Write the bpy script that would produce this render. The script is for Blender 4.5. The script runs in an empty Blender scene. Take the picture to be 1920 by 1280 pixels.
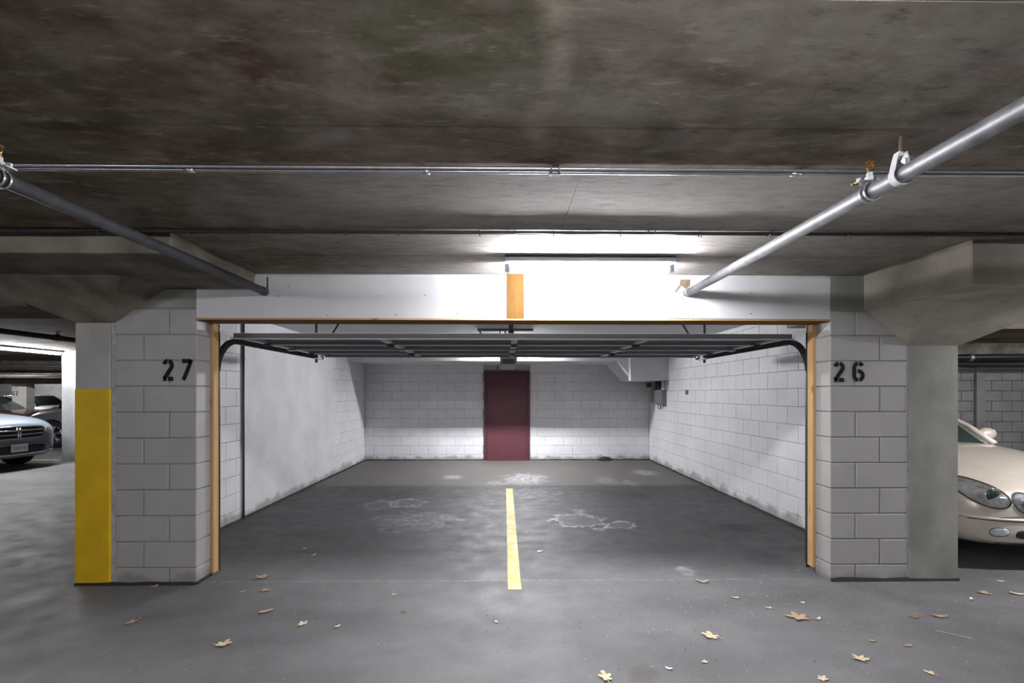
import bpy, bmesh, math, random
from mathutils import Vector, Matrix, noise
from mathutils.bvhtree import BVHTree
random.seed(7)
R = math.radians
scene = bpy.context.scene
C = scene.collection

# ---------------------------------------------------------------- camera, world, exposure
F, CX, CY, H, TH = 890.0, 957.9, 738.0, 1.494, R(0.8)
cam_d = bpy.data.cameras.new('camera'); cam = bpy.data.objects.new('camera', cam_d); C.objects.link(cam)
cam.location = (0, 0, H); cam.rotation_euler = (R(90), 0, -TH)
cam_d.sensor_width = 36; cam_d.lens = F / 1920 * 36
cam_d.shift_x = (960 - CX) / 1920; cam_d.shift_y = (CY - 640) / 1920
cam_d.clip_start = 0.02; cam_d.clip_end = 200
scene.camera = cam
w = bpy.data.worlds.new('world'); scene.world = w; w.use_nodes = True
w.node_tree.nodes['Background'].inputs[0].default_value = (0.5, 0.52, 0.55, 1)
w.node_tree.nodes['Background'].inputs[1].default_value = 0.02
vs = scene.view_settings
vs.view_transform = 'Standard'; vs.look = 'None'; vs.gamma = 1; vs.use_curve_mapping = False
vs.exposure = 0.0
TUBE = 720.0          # emission of the main tube
T_IN, T_LEFT, T_BACK, T_RIGHT, T_FAR = 1650.0, 540.0, 200.0, 800.0, 800.0

# survey helpers: a direction seen in the photograph met with a real plane Y = const, or with the floor
S_, C_ = math.sin(TH), math.cos(TH)
def X_at(px, Y):
    t = (px - CX) / F
    return Y * (t * C_ + S_) / (C_ - t * S_)
def at(px, py, Y):
    X = X_at(px, Y); d = Y * C_ + X * S_
    return X, H + (CY - py) * d / F
def fl(px, py):
    d = H * F / (py - CY); u = (px - CX) / F * d
    return u * C_ + d * S_, -u * S_ + d * C_

# ---------------------------------------------------------------- materials
def nt(name):
    m = bpy.data.materials.new(name); m.use_nodes = True
    t = m.node_tree; return m, t, t.nodes['Principled BSDF']
def N(t, typ, **kw):
    n = t.nodes.new(typ)
    for k, v in kw.items():
        if k.startswith('i_'):
            n.inputs[int(k[2:])].default_value = v
        else: setattr(n, k, v)
    return n
def L(t, a, b): t.links.new(a, b)
def c4(c): return (c[0], c[1], c[2], 1)
def mixc(t, fac, a, b, bt='MIX'):
    n = t.nodes.new('ShaderNodeMix'); n.data_type = 'RGBA'; n.blend_type = bt
    for s, v in ((0, fac), (6, a), (7, b)):
        if hasattr(v, 'is_linked') or isinstance(v, bpy.types.NodeSocket): L(t, v, n.inputs[s])
        elif s == 0: n.inputs[0].default_value = v
        else: n.inputs[s].default_value = c4(v)
    return n.outputs[2]
def wpos(t, sc=(1, 1, 1)):
    g = N(t, 'ShaderNodeNewGeometry'); m = N(t, 'ShaderNodeMapping')
    m.inputs['Scale'].default_value = sc; L(t, g.outputs['Position'], m.inputs['Vector'])
    return m.outputs[0]
def noise_n(t, vec, scale, detail=4, rough=.55, dist=0):
    n = N(t, 'ShaderNodeTexNoise'); n.inputs['Scale'].default_value = scale; n.inputs['Detail'].default_value = detail
    n.inputs['Roughness'].default_value = rough; n.inputs['Distortion'].default_value = dist
    L(t, vec, n.inputs['Vector']); return n.outputs['Fac']
def rng(t, v, a, b, c=0, d=1):
    n = N(t, 'ShaderNodeMapRange'); L(t, v, n.inputs[0])
    for i, x in enumerate((a, b, c, d)): n.inputs[i + 1].default_value = x
    return n.outputs[0]
def math_n(t, op, a, b=0):
    n = N(t, 'ShaderNodeMath', operation=op)
    for i, v in enumerate((a, b)):
        if isinstance(v, (int, float)): n.inputs[i].default_value = v
        else: L(t, v, n.inputs[i])
    return n.outputs[0]
def bump(t, bs, h, strength, dist=.01):
    b = N(t, 'ShaderNodeBump'); b.inputs['Strength'].default_value = strength; b.inputs['Distance'].default_value = dist
    L(t, h, b.inputs['Height']); L(t, b.outputs[0], bs.inputs['Normal'])
def mat(name, c1, c2=None, scale=6, sc=(1, 1, 1), rough=.7, metal=0, bmp=0, bscale=60, coat=0, lo=.35, hi=.65, spec=.5):
    m, t, bs = nt(name)
    bs.inputs['Roughness'].default_value = rough; bs.inputs['Metallic'].default_value = metal
    bs.inputs['Coat Weight'].default_value = coat; bs.inputs['Specular IOR Level'].default_value = spec
    v = wpos(t, sc)
    if c2:
        f = rng(t, noise_n(t, v, scale), lo, hi)
        L(t, mixc(t, f, c1, c2), bs.inputs['Base Color'])
    else:
        f = rng(t, noise_n(t, v, 9), .3, .7, .94, 1.04)
        h = N(t, 'ShaderNodeHueSaturation'); h.inputs['Color'].default_value = c4(c1); L(t, f, h.inputs['Value'])
        L(t, h.outputs[0], bs.inputs['Base Color'])
    if bmp: bump(t, bs, noise_n(t, v, bscale, 3), bmp, .004)
    return m
def emit(name, c, s):
    m = bpy.data.materials.new(name); m.use_nodes = True; t = m.node_tree
    t.nodes.remove(t.nodes['Principled BSDF']); e = N(t, 'ShaderNodeEmission')
    e.inputs[0].default_value = c4(c); e.inputs[1].default_value = s
    L(t, e.outputs[0], t.nodes['Material Output'].inputs[0]); return m

def ceiling_mat():
    m, t, bs = nt('ceiling_concrete')
    g = N(t, 'ShaderNodeNewGeometry'); sx = N(t, 'ShaderNodeSeparateXYZ'); L(t, g.outputs['Position'], sx.inputs[0])
    X, Y = sx.outputs[0], sx.outputs[1]
    n1 = noise_n(t, wpos(t, (.8, 1.5, 1)), 1.3, 8, .68, .7)
    n2 = noise_n(t, wpos(t, (.9, 1.4, 1)), 4.0, 7, .66, .4)
    n3 = noise_n(t, wpos(t, (1.5, 5, 1)), 5.0, 7, .7, .3)
    # warmer and greener mould, greyer cleaner areas; darker and browner towards the left side of the slab
    side = rng(t, X, -2.2, 1.6, -.02, .07)
    f = math_n(t, 'ADD', math_n(t, 'ADD', math_n(t, 'MULTIPLY', n1, .6), math_n(t, 'MULTIPLY', n2, .4)), side)
    col = mixc(t, rng(t, f, .40, .64), (.098, .060, .034), (.31, .275, .235))
    green = rng(t, noise_n(t, wpos(t, (1, 1.2, 1)), 2.3, 5, .6, .5), .50, .62)
    green = math_n(t, 'MULTIPLY', green, rng(t, f, .45, .62, .60, .15))
    col = mixc(t, green, col, (.084, .100, .038))
    mauve = rng(t, noise_n(t, wpos(t, (1.1, 1.1, 1)), 2.9, 4, .6, .2), .56, .68)
    col = mixc(t, math_n(t, 'MULTIPLY', mauve, .5), col, (.150, .118, .108))
    col = mixc(t, math_n(t, 'MULTIPLY', rng(t, n3, .56, .72), .6), col, (.44, .40, .345))
    col = mixc(t, math_n(t, 'MULTIPLY', rng(t, n3, .44, .30), .55), col, (.045, .036, .027))
    # lime streak running towards the wall
    xx = math_n(t, 'ADD', math_n(t, 'ADD', X, -.13), math_n(t, 'MULTIPLY', math_n(t, 'ADD', noise_n(t, wpos(t), 3.5, 4), -.5), .16))
    k = rng(t, math_n(t, 'ABSOLUTE', xx), .005, .055, 1, 0)
    k = math_n(t, 'MULTIPLY', k, rng(t, Y, 1.45, 2.0, .75, 0)); k = math_n(t, 'MULTIPLY', k, rng(t, n2, .32, .55))
    col = mixc(t, k, col, (.46, .39, .32))
    # cleaner concrete by the wall head
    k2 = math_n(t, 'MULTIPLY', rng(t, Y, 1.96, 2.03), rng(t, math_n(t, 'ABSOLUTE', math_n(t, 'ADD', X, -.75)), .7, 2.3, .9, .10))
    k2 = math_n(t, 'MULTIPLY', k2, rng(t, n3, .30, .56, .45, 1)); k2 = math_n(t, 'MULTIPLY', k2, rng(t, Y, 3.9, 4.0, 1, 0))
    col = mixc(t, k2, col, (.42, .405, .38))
    inside = math_n(t, 'MULTIPLY', rng(t, Y, 3.95, 4.0), math_n(t, 'MULTIPLY', rng(t, Y, 10.8, 10.9, 1, 0), rng(t, math_n(t, 'ABSOLUTE', math_n(t, 'ADD', X, -.07)), 3.25, 3.3, 1, 0)))
    col = mixc(t, inside, col, mixc(t, n1, (.50, .50, .50), (.68, .68, .69)))
    L(t, col, bs.inputs['Base Color']); bs.inputs['Roughness'].default_value = .88
    bs.inputs['Specular IOR Level'].default_value = .2
    hs = math_n(t, 'ADD', noise_n(t, wpos(t, (2, 5, 2)), 7, 7, .68), math_n(t, 'MULTIPLY', noise_n(t, wpos(t), 90, 3), .3))
    bump(t, bs, hs, .30, .004)
    return m

def floor_mat():
    m, t, bs = nt('asphalt_floor')
    g = N(t, 'ShaderNodeNewGeometry'); sx = N(t, 'ShaderNodeSeparateXYZ'); L(t, g.outputs['Position'], sx.inputs[0])
    X, Y = sx.outputs[0], sx.outputs[1]
    wob = noise_n(t, wpos(t), 5, 5, .6); wob2 = noise_n(t, wpos(t), 14, 4, .6)
    grain = rng(t, noise_n(t, wpos(t), 150, 2, .7), .40, .62)
    base = mixc(t, rng(t, noise_n(t, wpos(t, (.7, 1.3, 1)), 1.1, 5, .55), .35, .66), (.086, .085, .086), (.178, .177, .180))
    base = mixc(t, rng(t, noise_n(t, wpos(t), 3.2, 6, .65), .50, .75, 0, .4), base, (.060, .060, .061))
    base = mixc(t, math_n(t, 'MULTIPLY', grain, .5), base, (.21, .21, .21))
    base = mixc(t, rng(t, noise_n(t, wpos(t), 75, 3, .7), .60, .72, 0, .6), base, (.035, .035, .036))
    # worn concrete strip beyond the seam
    sm = rng(t, math_n(t, 'ADD', Y, math_n(t, 'MULTIPLY', wob2, .05)), 7.74, 7.79)
    inx = math_n(t, 'MULTIPLY', rng(t, X, -3.2, -3.15), sm)
    conc = mixc(t, rng(t, wob, .35, .65), (.070, .066, .061), (.120, .112, .102))
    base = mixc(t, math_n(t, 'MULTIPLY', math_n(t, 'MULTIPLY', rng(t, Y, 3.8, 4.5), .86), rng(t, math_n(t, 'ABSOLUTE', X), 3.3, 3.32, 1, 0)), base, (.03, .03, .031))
    base = mixc(t, inx, base, conc)
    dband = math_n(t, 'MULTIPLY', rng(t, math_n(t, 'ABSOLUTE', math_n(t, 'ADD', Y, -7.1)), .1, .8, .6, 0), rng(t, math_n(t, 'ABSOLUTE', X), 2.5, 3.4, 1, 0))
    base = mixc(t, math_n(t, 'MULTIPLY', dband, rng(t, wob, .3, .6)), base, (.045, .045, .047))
    def dist(px, py, rx, ry):
        cx, cy = fl(px, py); d = H * F / (py - CY)
        rX = rx * d / F; rY = ry * d * d / (H * F)
        a = math_n(t, 'DIVIDE', math_n(t, 'SUBTRACT', X, cx), rX); b = math_n(t, 'DIVIDE', math_n(t, 'SUBTRACT', Y, cy), rY)
        r = math_n(t, 'SQRT', math_n(t, 'ADD', math_n(t, 'MULTIPLY', a, a), math_n(t, 'MULTIPLY', b, b)))
        r = math_n(t, 'ADD', r, math_n(t, 'MULTIPLY', math_n(t, 'ADD', wob, -.5), 1.8))
        return math_n(t, 'ADD', r, math_n(t, 'MULTIPLY', math_n(t, 'ADD', wob2, -.5), .9))
    spk = rng(t, wob2, .45, .62)
    whites = [(985, 897, 42, 11, .75), (850, 894, 20, 4, .6), (1210, 886, 24, 6, .6), (1135, 900, 20, 8, .3), (1283, 1068, 18, 10, .8),
              (780, 975, 70, 14, .28), (1000, 925, 60, 10, .2), (1085, 958, 14, 4, .5), (930, 905, 20, 5, .35), (1120, 992, 12, 3, .5), (1180, 905, 16, 6, .3)]
    for px, py, rx, ry, k in whites:
        d = dist(px, py, rx, ry)
        mk = math_n(t, 'MULTIPLY', rng(t, d, .6, 1.15, k, 0), math_n(t, 'ADD', math_n(t, 'MULTIPLY', spk, .8), .2))
        base = mixc(t, mk, base, (.50, .50, .51))
    for px, py, rx, ry, k in [(1085, 975, 48, 14, .65), (1165, 984, 30, 8, .6), (765, 942, 34, 8, .35), (770, 976, 80, 18, .12), (715, 946, 30, 8, .25)]:
        d = math_n(t, 'ABSOLUTE', math_n(t, 'ADD', dist(px, py, rx, ry), -.9))
        base = mixc(t, math_n(t, 'MULTIPLY', rng(t, d, .03, .16, k, 0), rng(t, wob2, .35, .55)), base, (.5, .5, .51))
        base = mixc(t, rng(t, dist(px, py, rx, ry), .8, .95, k * .18, 0), base, (.3, .3, .31))
    for px, py, rx, ry, k in [(1386, 989, 42, 9, .9), (1430, 984, 26, 5, .6), (1440, 1045, 48, 16, .45), (1195, 928, 26, 6, .8), (640, 949, 26, 5, .5), (1150, 930, 40, 8, .4),
                              (1370, 1006, 14, 3, .6), (600, 1000, 60, 14, .25), (880, 930, 60, 8, .4), (740, 928, 60, 8, .35)]:
        base = mixc(t, rng(t, dist(px, py, rx, ry), .65, 1.1, k, 0), base, (.020, .020, .022))
    base = mixc(t, rng(t, dist(1205, 1262, 34, 22), .6, 1.1, .55, 0), base, (.085, .065, .055))
    # pale joint under the opening and tyre-dust streak
    j = math_n(t, 'ABSOLUTE', math_n(t, 'ADD', Y, math_n(t, 'ADD', math_n(t, 'MULTIPLY', wob, .06), -3.83)))
    j = math_n(t, 'MULTIPLY', rng(t, j, .004, .02, .45, 0), math_n(t, 'MULTIPLY', rng(t, math_n(t, 'ABSOLUTE', X), 2.3, 2.5, 1, 0), rng(t, wob2, .4, .6)))
    base = mixc(t, j, base, (.33, .32, .31))
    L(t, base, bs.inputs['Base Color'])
    L(t, rng(t, wob, .3, .7, .5, .72), bs.inputs['Roughness'])
    bs.inputs['Specular IOR Level'].default_value = .35
    bump(t, bs, math_n(t, 'ADD', noise_n(t, wpos(t), 150, 3, .7), math_n(t, 'MULTIPLY', noise_n(t, wpos(t), 8, 3), .8)), .45, .003)
    return m

def wall_mat(name, c1, c2, stain=True, wallz=.115):
    m, t, bs = nt(name)
    col = mixc(t, rng(t, noise_n(t, wpos(t), 1.6, 5, .6), .35, .68), c1, c2)
    col = mixc(t, rng(t, noise_n(t, wpos(t, (1, 1, 1.6)), 5, 6, .7), .60, .78, 0, .35), col, (c1[0] * .6, c1[1] * .6, c1[2] * .6))
    if stain:
        g = N(t, 'ShaderNodeNewGeometry'); sx = N(t, 'ShaderNodeSeparateXYZ'); L(t, g.outputs['Position'], sx.inputs[0])
        z = math_n(t, 'ADD', sx.outputs[2], math_n(t, 'MULTIPLY', math_n(t, 'ADD', noise_n(t, wpos(t), 3, 5, .6), -.5), .38))
        k = rng(t, z, wallz - .07, wallz, .75, 0)
        col = mixc(t, k, col, (.22, .20, .18))
    L(t, col, bs.inputs['Base Color']); bs.inputs['Roughness'].default_value = .6; bs.inputs['Specular IOR Level'].default_value = .3
    bump(t, bs, noise_n(t, wpos(t), 90, 3), .25, .003)
    return m

def wood_mat(name, axis, c1, c2):
    m, t, bs = nt(name)
    sc = [28, 28, 28]; sc[axis] = 1.6
    f = rng(t, noise_n(t, wpos(t, tuple(sc)), 1.0, 5, .6, .8), .32, .68)
    col = mixc(t, f, c1, c2)
    kn = N(t, 'ShaderNodeTexVoronoi'); kn.inputs['Scale'].default_value = 1
    sc2 = [9, 9, 9]; sc2[axis] = 3.0; L(t, wpos(t, tuple(sc2)), kn.inputs['Vector'])
    col = mixc(t, rng(t, kn.outputs['Distance'], .05, .14, .75, 0), col, (c1[0] * .35, c1[1] * .3, c1[2] * .25))
    L(t, col, bs.inputs['Base Color']); bs.inputs['Roughness'].default_value = .75; bs.inputs['Specular IOR Level'].default_value = .08
    bump(t, bs, f, .15, .002)
    return m

M = {}
M['ceiling'] = ceiling_mat(); M['floor'] = floor_mat()
M['white_block'] = wall_mat('white_painted_block', (.60, .60, .62), (.70, .70, .72))
M['parging'] = wall_mat('white_parging', (.56, .56, .575), (.68, .68, .70))
M['mortar_w'] = mat('white_mortar', (.30, .30, .30), (.42, .42, .42), 5, rough=.9)
M['grey_block'] = wall_mat('grey_painted_block', (.34, .332, .32), (.40, .39, .375), True, .09)
M['mortar_g'] = mat('grey_mortar', (.22, .22, .21), (.30, .29, .28), 5, rough=.9)
M['far_block'] = wall_mat('raw_grey_block', (.24, .232, .225), (.34, .33, .32), False)
M['column'] = mat('painted_concrete', (.34, .335, .315), (.43, .42, .395), 3, (1, 1, .6), rough=.75, bmp=.3, bscale=25)
M['column_r'] = mat('bare_concrete', (.19, .19, .168), (.29, .287, .26), 3.2, (1, 1, .7), rough=.8, bmp=.4, bscale=22)
M['grout'] = mat('grout', (.33, .33, .32), (.45, .44, .42), 14, rough=.9, bmp=.6, bscale=40)
M['capital_l'] = mat('stained_concrete', (.10, .088, .062), (.23, .205, .165), 3.5, rough=.85, bmp=.4, bscale=25)
M['capital_r'] = mat('capital_concrete', (.26, .23, .19), (.40, .365, .31), 3.0, rough=.85, bmp=.4, bscale=25)
M['yellow'] = mat('yellow_paint', (.62, .385, .004), (.74, .47, .006), 4, rough=.55, bmp=.2, bscale=30)
M['white_paint'] = mat('white_far_column', (.22, .222, .225), (.32, .322, .325), 3, rough=.7)
M['drywall'] = mat('drywall', (.56, .562, .575), (.61, .61, .62), 3, rough=.75, bmp=.08, bscale=30)
M['strip'] = mat('plaster_strip', (.55, .55, .56), (.68, .68, .69), 6, rough=.8)
M['paper'] = mat('torn_brown_paper', (.10, .072, .045), (.14, .105, .070), 30, rough=.9, spec=.1)
M['gyps'] = mat('gypsum', (.17, .165, .16), (.24, .235, .23), 14, rough=.9, bmp=.5, bscale=50)
M['wood_x'] = wood_mat('pine_along', 0, (.165, .080, .030), (.24, .125, .055))
M['wood_z'] = wood_mat('pine_upright', 2, (.48, .29, .13), (.60, .39, .20))
M['wood_b'] = wood_mat('plywood_board', 2, (.050, .023, .0045), (.078, .040, .010))
M['wood_e'] = wood_mat('lit_pine_edge', 0, (.42, .24, .10), (.58, .36, .17))  # brighter copy of the head board pine, lamplight put into the colour
M['tar'] = mat('tar_edge', (.012, .012, .012), (.022, .022, .022), 20, rough=.9)
M['steel_pipe'] = mat('galvanised_pipe', (.08, .08, .086), (.135, .135, .142), 20, rough=.5, metal=.1, spec=.35)
M['dark_pipe'] = mat('dark_steel_pipe', (.035, .035, .04), (.065, .065, .07), 20, rough=.5, metal=.1)
M['galv'] = mat('galvanised', (.50, .51, .53), (.68, .69, .70), 30, rough=.35, metal=.85)
M['emt'] = mat('conduit', (.46, .47, .49), (.56, .57, .59), 30, rough=.33, metal=.9)
M['black'] = mat('black_cable', (.015, .015, .016), rough=.5)
M['dgrey'] = mat('dark_grey_conduit', (.10, .10, .11), rough=.5, metal=.3)
M['cable_pipe'] = mat('dark_conduit', (.035, .036, .038), rough=.6)
M['mortar_f'] = mat('dark_mortar', (.09, .088, .085), rough=.9)
M['brass'] = mat('brass', (.60, .36, .12), rough=.3, metal=1)
M['rust'] = mat('rusty_rod', (.10, .065, .035), (.16, .10, .05), 40, rough=.8)
M['door_steel'] = mat('garage_door_steel', (.46, .465, .49), (.55, .555, .575), 4, rough=.5, metal=.1)
M['door_rail'] = mat('garage_door_rail', (.30, .305, .32), rough=.5, metal=.1)
M['door_flange'] = mat('door_flange', (.60, .61, .63), rough=.5, metal=.1)
M['track'] = mat('track_steel', (.018, .018, .018), (.04, .04, .04), 12, rough=.5, metal=.5)
M['angle'] = mat('perforated_angle', (.16, .16, .14), rough=.5, metal=.6)
M['opener'] = mat('opener_plastic', (.34, .345, .34), rough=.45)
M['opener_lens'] = mat('opener_lens', (.55, .56, .55), rough=.3)
M['red'] = mat('maroon_door', (.075, .020, .028), (.10, .026, .036), 3, rough=.5)
M['red2'] = mat('maroon_frame', (.072, .019, .027), rough=.5)
M['ink'] = mat('black_stencil_paint', (.012, .013, .013), (.022, .022, .022), 30, rough=.8, spec=.1)
M['line'] = mat('worn_yellow_line', (.74, .56, .20), (.86, .76, .45), 7, rough=.7, lo=.42, hi=.66)
M['line2'] = mat('yellow_stall_line', (.55, .42, .12), rough=.7)
M['housing'] = mat('light_housing', (.22, .225, .25), rough=.5)
M['cap'] = mat('light_end_cap', (.30, .30, .33), rough=.5)
M['elec'] = mat('electrical_box_grey', (.17, .17, .17), (.22, .22, .22), 20, rough=.5, metal=.3)
M['leaf1'] = mat('leaf_pale', (.58, .46, .29), (.74, .62, .43), 60, rough=.75)
M['leaf2'] = mat('leaf_tan', (.36, .25, .16), (.50, .37, .25), 60, rough=.8)
M['leaf3'] = mat('leaf_brown', (.20, .12, .07), (.30, .19, .11), 60, rough=.8)
M['scrap'] = mat('paper_scrap', (.85, .85, .85), rough=.8)

# ---------------------------------------------------------------- mesh helpers
def obj(name, bm, m, parent=None, smooth=False):
    me = bpy.data.meshes.new(name); bm.normal_update(); bm.to_mesh(me); bm.free()
    if m: me.materials.append(m)
    if smooth:
        for p in me.polygons: p.use_smooth = True
    o = bpy.data.objects.new(name, me); C.objects.link(o)
    if parent: o.parent = parent
    return o
def tag(o, label=None, cat=None, group=None, kind=None):
    for k, v in (('label', label), ('category', cat), ('group', group), ('kind', kind)):
        if v: o[k] = v
    return o
def empty(name, loc, label=None, cat=None, group=None, rz=0):
    o = bpy.data.objects.new(name, None); C.objects.link(o); o.location = loc; o.rotation_euler = (0, 0, rz); o.empty_display_size = .1
    return tag(o, label, cat, group)
def box(bm, x0, x1, y0, y1, z0, z1):
    v = [bm.verts.new(p) for p in ((x0, y0, z0), (x1, y0, z0), (x1, y1, z0), (x0, y1, z0), (x0, y0, z1), (x1, y0, z1), (x1, y1, z1), (x0, y1, z1))]
    for f in ((0, 3, 2, 1), (4, 5, 6, 7), (0, 1, 5, 4), (1, 2, 6, 5), (2, 3, 7, 6), (3, 0, 4, 7)): bm.faces.new([v[i] for i in f])
    return v
def hexa(bm, b, t):
    v = [bm.verts.new(p) for p in list(b) + list(t)]
    for f in ((0, 3, 2, 1), (4, 5, 6, 7), (0, 1, 5, 4), (1, 2, 6, 5), (2, 3, 7, 6), (3, 0, 4, 7)): bm.faces.new([v[i] for i in f])
def B(*a, bev=0):
    bm = bmesh.new(); box(bm, *a)
    if bev: bmesh.ops.bevel(bm, geom=bm.edges[:], offset=bev, segments=1, affect='EDGES')
    return bm
def tube(bm, pts, r, seg=12, cap=True):
    pts = [Vector(p) for p in pts]; rings = []
    up = None
    for i, p in enumerate(pts):
        d = (pts[min(i + 1, len(pts) - 1)] - pts[max(i - 1, 0)]).normalized()
        if up is None: up = Vector((0, 0, 1)) if abs(d.z) < .9 else Vector((1, 0, 0))
        a = d.cross(up).normalized(); b = a.cross(d).normalized(); up = b
        rr = r[i] if isinstance(r, (list, tuple)) else r
        rings.append([bm.verts.new(p + (a * math.cos(k * 2 * math.pi / seg) + b * math.sin(k * 2 * math.pi / seg)) * rr) for k in range(seg)])
    for A, Bq in zip(rings, rings[1:]):
        for k in range(seg): bm.faces.new((A[k], A[(k + 1) % seg], Bq[(k + 1) % seg], Bq[k]))
    if cap: bm.faces.new(rings[0][::-1]); bm.faces.new(rings[-1])
def T(pts, r, seg=12):
    bm = bmesh.new(); tube(bm, pts, r, seg); return bm
def poly_prism(bm, pts, off):
    a = [bm.verts.new(p) for p in pts]; b = [bm.verts.new(Vector(p) + Vector(off)) for p in pts]
    bm.faces.new(a); bm.faces.new(b[::-1]); n = len(a)
    for i in range(n): bm.faces.new((a[i], b[i], b[(i + 1) % n], a[(i + 1) % n]))
    bmesh.ops.recalc_face_normals(bm, faces=bm.faces[:])
def poly_xz(px_pts, Y, th):
    bm = bmesh.new(); poly_prism(bm, [(at(x, y, Y)[0], Y, at(x, y, Y)[1]) for x, y in px_pts], (0, th, 0)); return bm
def ring(bm, c, axis, R0, r, seg=20, s2=6, a0=0, a1=2 * math.pi):
    """torus or arc of a torus about an axis"""
    ax = Vector(axis).normalized(); u = ax.orthogonal().normalized(); v = ax.cross(u); c = Vector(c)
    n = seg + 1
    tube(bm, [c + (u * math.cos(a0 + (a1 - a0) * i / seg) + v * math.sin(a0 + (a1 - a0) * i / seg)) * R0 for i in range(n)], r, s2, True)

cache = {}
def block_mesh(dx, dy, dz, m, bev=.004):
    k = (round(dx, 3), round(dy, 3), round(dz, 3), m.name, bev)
    if k not in cache:
        bm = B(-dx / 2, dx / 2, -dy / 2, dy / 2, -dz / 2, dz / 2, bev=bev)
        me = bpy.data.meshes.new('block'); bm.normal_update(); bm.to_mesh(me); bm.free(); me.materials.append(m); cache[k] = me
    return cache[k]
def put_block(parent, c, d, m, bev=.004, name='block'):
    o = bpy.data.objects.new(name, block_mesh(d[0], d[1], d[2], m, bev)); C.objects.link(o)
    o.location = c; o.parent = parent; return o
CH, CL, Z0 = .2032, .4064, .13
def courses(ztop):
    out = [(0.012, Z0)]; z = Z0
    while z < ztop - .03: out.append((z, min(z + CH, ztop))); z += CH
    return out
def block_wall(parent, axis, a0, a1, face, sign, ztop, m, gap=.006, skip=None, phase=0, zmin=0):
    """blocks on a wall that runs along axis (0 = X, 1 = Y) from a0 to a1; face = plane coordinate, sign = outward direction"""
    T_ = .02
    for r, (zA, zB) in enumerate(courses(ztop)):
        if zB <= zmin: continue
        a = a0 - ((r % 2) * CL / 2 + phase) % CL
        while a < a1 - .001:
            lo, hi = max(a, a0), min(a + CL, a1); a += CL
            if hi - lo < .03: continue
            segs = [(lo, hi)]
            if skip:
                s0, s1, sz = skip
                if zA < sz:
                    segs = [(lo, min(hi, s0)), (max(lo, s1), hi)]
            for l, h in segs:
                if h - l < .03: continue
                dep = T_ + random.uniform(-.0012, .0012); cc = face - sign * (T_ / 2 - (dep - T_) / 2)
                L_, Hh = h - l - gap, zB - zA - gap
                ctr, dim = ((l + h) / 2, cc, (zA + zB) / 2), (L_, T_, Hh)
                if axis == 1: ctr, dim = (cc, (l + h) / 2, (zA + zB) / 2), (T_, L_, Hh)
                put_block(parent, ctr, dim, m, .0025)

# ---------------------------------------------------------------- room shell
ZC = 2.44
FY = 3.755                       # front plane of piers
XL, XR, YB = -3.13, 3.28, 10.70
bm = B(-34, 14, -9, 34, -.3, 0); fo = obj('floor', bm, M['floor']); tag(fo, 'dark asphalt garage floor with white and oily stains', kind='structure')

ce = obj('ceiling', B(-34, 14, -9, 34, ZC + .03, ZC + .3), M['ceiling']); tag(ce, 'stained board-marked concrete slab', kind='structure')
# formwork bands: each is its own slab panel with a slightly different level
bands = [(-9, -4, 0), (-4, -1, .002), (-1, .72, 0), (.72, 1.13, .0015), (1.13, 1.68, .000), (1.68, 1.985, .0006), (1.985, 2.77, .000), (2.77, 3.27, .001), (3.27, 3.9, .000), (3.9, 5.2, .002), (5.2, 7.2, 0), (7.2, 9.0, .002), (9.0, 11.0, 0), (11, 16, .002), (16, 24, 0), (24, 34, .002)]
def slab(x0, x1, y0, y1, e): obj('slab_panel', B(x0 + .0008, x1 - .0008, y0 + .0008, y1 - .0008, ZC + e, ZC + .045), M['ceiling'], ce)
for i, (y0, y1, dz) in enumerate(bands):
    if y0 == 1.985:
        for x0, x1 in ((-34, -10), (-10, -4.4), (-4.4, .33)):
            slab(x0, x1, y0, 2.265, 0); slab(x0, x1, 2.265, y1, .0012)
        slab(.33, 5.1, y0, y1, .0006); slab(5.1, 14, y0, y1, 0); continue
    cuts = [-34, -10, -5.2 + (i % 2) * .9, 4.6 - (i % 2) * .5, 14]
    if y0 > 2.5: cuts = [-34, -10, -5.2, .28 + .3 * (i % 2), 4.1, 14]
    for j, (x0, x1) in enumerate(zip(cuts, cuts[1:])): slab(x0, x1, y0, y1, dz + (.0004 if j % 2 else 0))

# garage back wall
wb = obj('wall_back', B(XL - .2, XR + .2, YB + .012, YB + .25, 0, ZC + .02), M['mortar_w']); tag(wb, 'white painted block wall with a maroon door', kind='structure')
DX0, DZ1 = X_at(908, YB), at(950, 695, YB)[1]; DX1 = X_at(993, YB)
block_wall(wb, 0, XL + .002, XR - .002, YB, -1, ZC - .01, M['white_block'], .004, skip=(DX0 - .01, DX1 + .01, DZ1 + .01))
# right wall, left wall
wr = obj('wall_right', B(XR + .012, XR + .19, 3.95, YB + .25, 0, ZC + .02), M['mortar_w']); tag(wr, 'white painted block side wall on the right', kind='structure')
block_wall(wr, 1, 3.96, YB - .002, XR, -1, ZC - .01, M['white_block'], .004, phase=.13)
wl = obj('wall_left', B(XL - .19, XL - .012, 3.95, YB + .25, 0, ZC + .02), M['mortar_w']); tag(wl, 'white side wall on the left, smooth in the middle', kind='structure')
YC, YD = 5.72, 8.72
block_wall(wl, 1, 3.96, YC - .02, XL, 1, ZC - .01, M['white_block'], .005, phase=.2)
block_wall(wl, 1, YD, YB - .002, XL, 1, ZC - .01, M['white_block'], .004, phase=.2)
obj('parging', B(XL - .02, XL + .004, YC - .018, YD - .002, .02, ZC - .01, bev=.003), M['parging'], wl)
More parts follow.
